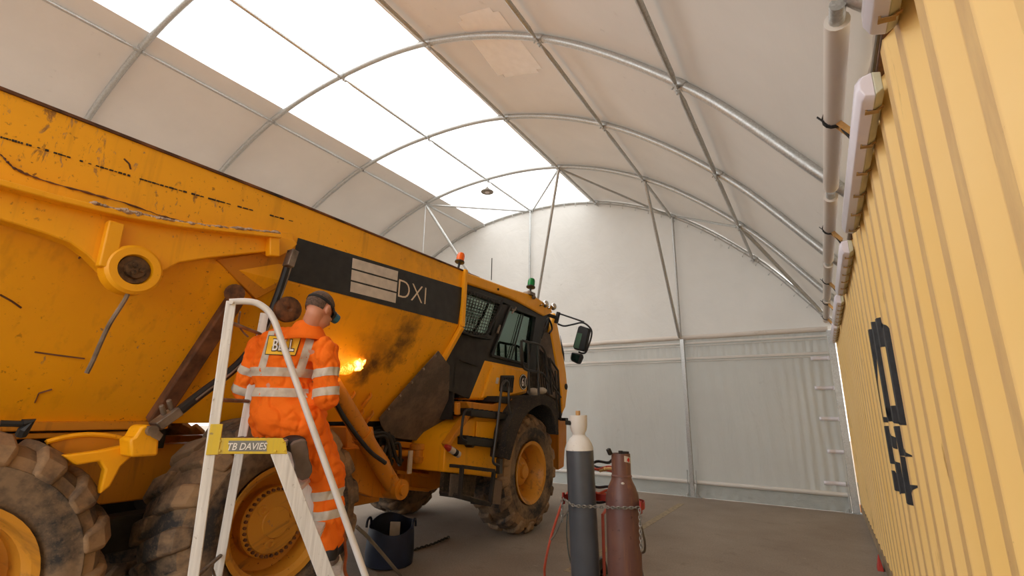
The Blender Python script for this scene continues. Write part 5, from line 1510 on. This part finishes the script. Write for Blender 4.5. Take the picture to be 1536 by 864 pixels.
# ================================================================== GAS TORCH with its flame and hose
to_ = thing('gas_torch', 'brass gas torch with a burning flame aimed at the truck body', 'torch', torch_a)
mb = MB(); mb.tube([torch_a-td*.06, torch_a+td*.20], .016, 12); mb.tube([torch_a+td*.20, torch_a+td*.22, torch_b-td*.03, torch_b], [.018, .008, .007, .012], 10); obj('torch_body', mb, M_GOLD, to_)
mb = MB(); q = torch_a+td*.205; mb.cyl(q, q+ZZ*.035, .005, 6); mb.cyl(q+ZZ*.028, q+ZZ*.04, .014, 10); obj('torch_valve', mb, M_RED, to_)
mb = MB(); tgt = BV(528, 551, .03)
fdv = (tgt-torch_b); L = fdv.length; fdv.normalize()
mb.tube([torch_b+fdv*.01, torch_b+fdv*L*.3, torch_b+fdv*L*.7, torch_b+fdv*L*.95], [.012, .034, .050, .03], 12)
sdv = Vector((0, 1, 0))
for i, (dy, dz, ln, rr) in enumerate(((.05, .045, .07, .026), (.085, .03, .08, .020), (.02, .06, .07, .02), (.07, -.02, .06, .020), (-.03, .02, .05, .024), (.10, .06, .05, .014), (.03, -.03, .05, .018))):
    a = tgt+Vector((.02, dy*.5, dz*.3)); b = tgt+Vector((.02, dy+ln*.6, dz+ln*.35)); mb.tube([a, a.lerp(b, .4), b], [rr*1.2, rr*1.3, .003], 10)
fme = remeshed(mb, .006, 2); fme.materials.clear(); fme.materials.append(M_FLAME)
_nr = [v.normal.copy() for v in fme.vertices]
for v, nrm in zip(fme.vertices, _nr): v.co += nrm*(.006*noise.noise(v.co*40))
obj('flame', fme, None, to_, smooth=180)
mb = MB(); e_ = V(521, 866, t=3.0)
ho = spline([torch_a-td*.06, torch_a-td*.16-ZZ*.06, Pt(470, 690, 3.15), Pt(508, 742, 3.12), Pt(514, 790, 3.05), Pt(519, 830, 3.0), e_, V(560, 900, z=.012), V(700, 930, z=.012), V(800, 905, z=.012)], 7)
mb.tube(ho, .010, 8); tag(obj('torch_hose', mb, M_ORH), 'orange torch hose hanging down beside the worker\'s boot to the floor', 'hose')

# ================================================================== GAS CYLINDERS ON THEIR TROLLEY
T1 = V(867, 623, t=4.15); B1 = Vector((T1.x+.035, T1.y+.03, .05)); T1b = T1
d1 = (T1-B1).normalized(); H1 = (T1-B1).length
g1 = thing('gas_cylinder', 'tall dark grey gas cylinder with white shoulder and white valve guard', 'gas cylinder', B1)
zf = lambda v, t, T: (V(867, v, t=t).z)
hs = H1-(T1.z-V(867, 672, t=4.15).z); hn = H1-(T1.z-V(867, 652, t=4.15).z)
mb = MB(); mb.lathe(B1, d1, [(0, .09), (.012, .112), (.03, .115), (hs-.01, .115)], 40); obj('cylinder_body', mb, M_CYLG, g1)
mb = MB(); mb.lathe(B1, d1, [(hs-.012, .1155), (hs+.01, .114), (hs+.045, .102), (hs+.085, .080), (hn-.012, .060), (hn, .052)], 40); obj('cylinder_shoulder', mb, M_CYLW, g1)
mb = MB(); mb.lathe(B1, d1, [(hn-.004, .050), (hn+.012, .052), (hn+.035, .066), (hn+.07, .074), (H1-.012, .077), (H1, .076), (H1, .066), (H1-.06, .064), (hn+.03, .05)], 32); gd_ = obj('valve_guard', mb, M_CYLW, g1)
mb = MB(); mb.cyl(B1+d1*(H1-.1), B1+d1*(H1+.035), .014, 10); mb.box(B1+d1*(H1+.02), (.03, .03, .035)); obj('valve', mb, M_GOLD, g1)
mb = MB(); q = B1+d1*(hn+.09); mb.cyl(q, q-E1*.0+Vector((-.08, -.08, .01)), .020, 10); obj('outlet', mb, M_BLACK, g1)
T2 = V(931, 680, t=3.92); B2 = Vector((T2.x, T2.y, .05)); d2 = ZZ; H2 = T2.z-.05
g2 = thing('gas_cylinder', 'shorter worn maroon gas cylinder with a hazard sticker on its neck', 'gas cylinder', B2)
zn = V(931, 713, t=3.92).z-.05; zs = V(931, 748, t=3.92).z-.05
mb = MB(); mb.lathe(B2, d2, [(0, .10), (.015, .128), (.035, .131), (zs, .131), (zs+.05, .124), (zs+.10, .108), (zs+.15, .085), (zn-.01, .078), (zn, .076)], 40); obj('cylinder_body', mb, M_CYLB, g2)
mb = MB(); mb.lathe(B2, d2, [(zn-.005, .082), (zn+.005, .082), (zn+.012, .076), (H2, .075), (H2, .065), (zn+.03, .062)], 32); ng = obj('valve_guard', mb, M_CYLB, g2)
mb = MB(); mb.cyl(B2+ZZ*(zn+.02), B2+ZZ*(H2+.02), .018, 10); q = B2+ZZ*H2+Vector((.03, .02, -.01)); mb.cyl(q, q+ZZ*.025, .032, 12); obj('valve', mb, M_DARK, g2)
mb = MB(); q = V(914, 678, t=3.85); mb.bar(q-E1*.0-ZZ*.02+E1*.012, q+ZZ*.025-E1*.012, .03, .03, HH); obj('regulator_knob', mb, M_BLACK, g2, .005)
mb = MB()
def on_cyl(B, r, ang, z): return B+(E1*math.sin(ang)-HH*math.cos(ang))*r+ZZ*z
rows = []
for i in range(13):
    a = -.35+1.15*i/12; rows.append([on_cyl(B2, .0765, a, H2-.012-.030*(1-i/12)*0-.02*(i/12)-.045*j) for j in (0, 1)])
mb.grid(rows); stk = obj('hazard_sticker', mb, M_TAPE, g2, fix=False)
mb = MB(); c_a, c_z = .18, H2-.045; mb.add([on_cyl(B2, .0775, c_a+da, c_z+dz) for da, dz in ((0, .02), (.22, 0), (0, -.02), (-.22, 0))], [(0, 1, 2, 3)]); obj('red_diamond', mb, m_plain('sticker_red', (206, 24, 30), .5), stk, fix=False, smooth=0)
mb = MB(); q = on_cyl(B2, .085, -.6, zn-.045); mb.ell(q, (.014, .014, .010), 10, 8); obj('paint_spot', mb, M_TAPE, g2)
# trolley
MID = (B1+B2)/2; ax = (B2-B1); ax.z = 0; ax.normalize(); bk = Vector((-ax.y, ax.x, 0));
if bk.dot(HH) < 0: bk = -bk
tk = thing('cylinder_trolley', 'red steel trolley holding the two gas cylinders', 'trolley', (MID.x, MID.y, 0))
zb = V(968, 757, t=3.80).z
span = (B2-B1).to_2d().length/2+.165
mb = MB(); P = [MID-ax*span-bk*.06, MID-ax*span+bk*.02, MID-ax*(span-.05)+bk*.14, MID-ax*.1+bk*.17, MID+ax*.1+bk*.17, MID+ax*(span-.05)+bk*.14, MID+ax*span+bk*.02, MID+ax*span-bk*.06]
P = spline([Vector((p.x, p.y, zb)) for p in P], 5)
for i in range(len(P)-1): mb.bar(P[i], P[i+1], .006, .05)
for e in (0, -1):
    q = P[e]; mb.box(q, (.012, .03, .09))
tb = obj('retaining_band', mb, M_RED, tk)
mb = MB(); mb.prism([MID-ax*span-bk*.17+ZZ*(.03-MID.z), MID+ax*span-bk*.17+ZZ*(.03-MID.z), MID+ax*span+bk*.2+ZZ*(.03-MID.z), MID-ax*span+bk*.2+ZZ*(.03-MID.z)], (0, 0, .018)); obj('base_plate', mb, M_RED, tk, .004)
mb = MB(); a = V(906, 770, t=4.2); 
q = MID+bk*.19
mb.tube([(q.x-.17*ax.x, q.y-.17*ax.y, .04), (q.x-.17*ax.x, q.y-.17*ax.y, zb)], .016, 10); mb.tube([(q.x+.16*ax.x, q.y+.16*ax.y, .04), (q.x+.16*ax.x, q.y+.16*ax.y, zb)], .016, 10)
fr_ = obj('back_frame', mb, M_RED, tk)
mb = MB(); q = V(904, 772, t=4.02); mb.tube([(q.x, q.y, .045), (q.x, q.y, q.z), (q.x+bk.x*.1, q.y+bk.y*.1, q.z+.03)], .013, 10); obj('divider_bar', mb, M_REDH, tk)
for e in (-1, 1):
    c = MID+ax*(e*(span-.17))+bk*.27; c.z = .13
    mb = MB(); mb.lathe(c-ax*.03, ax, [(0, .06), (0, .11), (.01, .13), (.05, .13), (.06, .11), (.06, .06), (.04, .05), (.02, .05)], 28); wo = obj('wheel', mb, M_BLACK, tk)
mb = MB(); c0 = MID+bk*.27; mb.cyl(Vector((c0.x, c0.y, .13))-ax*(span-.14), Vector((c0.x, c0.y, .13))+ax*(span-.14), .014, 8); mb.bar(Vector((c0.x, c0.y, .13))-bk*.14, Vector((c0.x, c0.y, .13)), .05, .02); obj('axle', mb, M_STEEL, tk)
def chain(name, pts, lab, r=.0042, ln=.030, mat=M_CHAIN, group=None):
    P = spline(pts, 10); L = [0]
    for i in range(len(P)-1): L.append(L[-1]+(P[i+1]-P[i]).length)
    mb = MB(); s = 0; k = 0
    while s < L[-1]-ln*.5:
        i = max(j for j in range(len(L)) if L[j] <= s); i = min(i, len(P)-2); c = P[i].lerp(P[i+1], (s-L[i])/max(1e-6, L[i+1]-L[i])); d = (P[i+1]-P[i]).normalized()
        ref = ZZ if abs(d.z) < .9 else Vector((1, 0, 0)); a = d.cross(ref).normalized(); b = d.cross(a)
        w = a if k % 2 else b
        mb.tube([c+d*(ln*.62*math.cos(2*PI*q/10))+w*(ln*.30*math.sin(2*PI*q/10)) for q in range(10)], r, 5, closed=True)
        s += ln*.80; k += 1
    return tag(obj(name, mb, mat), lab, 'chain', group)
fr1 = lambda u, v, t: V(u, v, t=t)
def frontof(B, r, off, dz=0): q = B-bk*r+ax*off; return Vector((q.x, q.y, zb+dz))
A1 = B1.lerp(T1, (zb-B1.z)/(T1.z-B1.z))
chain('retaining_chain', [P[0]-bk*.012, frontof(A1, .09, -.095, -.012), frontof(A1, .124, -.03, -.03), frontof(A1, .120, .05, -.032), frontof((A1+B2)/2, .125, .0, -.022), frontof(B2, .130, -.06, -.016), frontof(B2, .140, .01, -.010), frontof(B2, .115, .09, -.004), P[-1]-bk*.012], 'steel chain stretched across the front of both gas cylinders')
chain('chain_tail', [P[0]-bk*.03-ZZ*.02, P[0]-bk*.035-ZZ*.20], 'short end of chain hanging beside the dark grey gas cylinder')
chain('chain_tail', [P[-1]-bk*.03-ZZ*.02, P[-1]-bk*.035-ZZ*.30], 'longer end of chain hanging beside the maroon gas cylinder')
def hose(name, pts, r, mat, lab, k=6):
    mb = MB(); mb.tube(spline(pts, k), r, 8); return tag(obj(name, mb, mat), lab, 'hose')
hose('red_hose', [V(880, 715, t=4.42), V(862, 728, t=4.45), V(848, 745, t=4.4), V(836, 775, t=4.3), V(824, 815, t=4.25), V(817, 850, t=4.2), V(815, 872, z=.012), V(790, 900, z=.012)], .011, M_REDH, 'red hose arching out to the left of the dark grey gas cylinder')
hose('black_hose', [V(884, 698, t=4.4), V(896, 692, t=4.35), V(912, 694, t=4.2), V(918, 690, t=4.1)], .012, M_BLKH, 'black hose between the two cylinder necks')
mb = MB(); rnd = random.Random(4)
for i, (v0, v1) in enumerate(((700, 706), (704, 700), (735, 742), (742, 735), (748, 748))):
    mb.tube(spline([V(858, v0+8, t=4.50), V(882, v0, t=4.47), V(898, (v0+v1)/2+2, t=4.38), V(914, v1, t=4.30), V(932, v1+6, t=4.28)], 5), .011, 8)
tag(obj('hose_coil', mb, M_REDH), 'coil of red hose hung behind the gas cylinders', 'hose')
mb = MB()
for i, (v0, v1) in enumerate(((697, 702), (752, 752), (728, 730))):
    mb.tube(spline([V(856, v0+6, t=4.54), V(882, v0, t=4.51), V(898, (v0+v1)/2+2, t=4.42), V(914, v1, t=4.34), V(930, v1+6, t=4.32)], 5), .012, 8)
tag(obj('hose_coil', mb, M_BLKH), 'coil of black hose hung behind the gas cylinders', 'hose')
mb = MB(); q = Vector((B2.x, B2.y, B2.z+zn+.05)); mb.tube([q-ax*.05, q-ax*.12+bk*.02-ZZ*.005, q-ax*.20+bk*.04-ZZ*.03], .012, 8); mb.ell(q-ax*.15+bk*.03-ZZ*.012, .018, 8, 6); obj('flash_arrestor', mb, M_GOLD, g2)
hose('grey_cable', [V(956, 770, t=4.05), V(962, 790, t=4.03), V(967, 812, t=4.0), V(967, 826, t=4.0), V(962, 828, t=4.02), V(958, 815, t=4.05)], .009, M_GRYH, 'grey cable loop hanging at the right of the maroon cylinder')
hose('grey_hose', [V(852, 765, t=4.3), V(842, 780, t=4.28), V(833, 800, t=4.26), V(826, 810, t=4.25)], .010, M_GRYH, 'short grey hose end dangling beside the red hose', 5)
hose('teal_hose', [V(851, 770, t=4.25), V(850, 800, t=4.22), V(853, 830, t=4.2), V(858, 850, t=4.2)], .006, M_GRYT, 'thin grey-green hose hanging behind the dark grey cylinder')

# ================================================================== TUB, CHAIN AND HOSE ON THE FLOOR
c = V(583, 846, z=0)
tu = thing('rubber_tub', 'dark blue flexible rubber tub on the floor beneath the truck nose', 'tub', c)
mb = MB(); rows = []
prof = [(.0, .0), (.20, .0), (.225, .015), (.236, .12), (.232, .25), (.222, .36), (.214, .36), (.222, .24), (.222, .12), (.2, .03), (0, .03)]
for k in range(49):
    a = 2*PI*k/48; row = []
    for r_, z in prof:
        w_ = (1+.10*math.cos(2*a+.6)*(z/.36)); zz = z+ (.05*math.sin(a-.4)+.02*math.sin(3*a))*(z/.36)**2
        row.append(c+Vector((r_*w_*math.cos(a), r_*w_*math.sin(a), zz)))
    rows.append(row)
mb.grid(rows); obj('tub_body', mb, M_BLUE, tu)
for e in (0, PI):
    a = e+.5; q = c+Vector((.225*math.cos(a), .225*math.sin(a), .37)); s_ = Vector((-math.sin(a), math.cos(a), 0))
    mb = MB(); mb.tube(spline([q-s_*.07-ZZ*.04, q-s_*.05+ZZ*.02, q+ZZ*.035, q+s_*.05+ZZ*.02, q+s_*.07-ZZ*.04], 4), .012, 8); obj('tub_handle', mb, M_BLUE, tu)
mb = MB(); q = V(593, 786, t=4.85); mb.box(q-ZZ*.05, (.10, .02, .14), Matrix.Rotation(.5, 3, 'Z')); tag(obj('card_scrap', mb, M_TAPE, bevel=.002), 'pale scrap of card standing inside the dark blue tub', 'card')
chain('floor_chain', [V(618, 826, z=.006), V(634, 821, z=.006), V(650, 816, z=.006), V(668, 808, z=.006), V(676, 805, z=.006)], 'dark chain lying on the floor beside the blue tub', .006, .045, M_DARK)
hose('floor_hose', [V(535, 790, x=-3.35), V(552, 806, x=-3.35), V(573, 830, x=-3.38), V(595, 856, x=-3.40), V(606, 868, z=.012), V(640, 890, z=.012)], .014, M_GRYH, 'stiff grey hose running from the rear wheel to the floor in front of the tub')

# ================================================================== LIGHT
w = bpy.data.worlds.new('sky'); scene.world = w; w.use_nodes = True
nt = w.node_tree; nt.nodes.clear()
bg = nt.nodes.new('ShaderNodeBackground'); bg.inputs[0].default_value = (.985, .99, .985, 1); bg.inputs[1].default_value = 1.0
ow = nt.nodes.new('ShaderNodeOutputWorld'); nt.links.new(bg.outputs[0], ow.inputs[0])
vs = scene.view_settings
scene.display_settings.display_device = 'sRGB'
vs.view_transform = 'Standard'; vs.look = 'None'; vs.gamma = 1; vs.use_curve_mapping = False
vs.exposure = 1.56
scene.cycles.max_bounces = 8; scene.cycles.diffuse_bounces = 5; scene.cycles.transparent_max_bounces = 16
scene.cycles.use_denoising = True
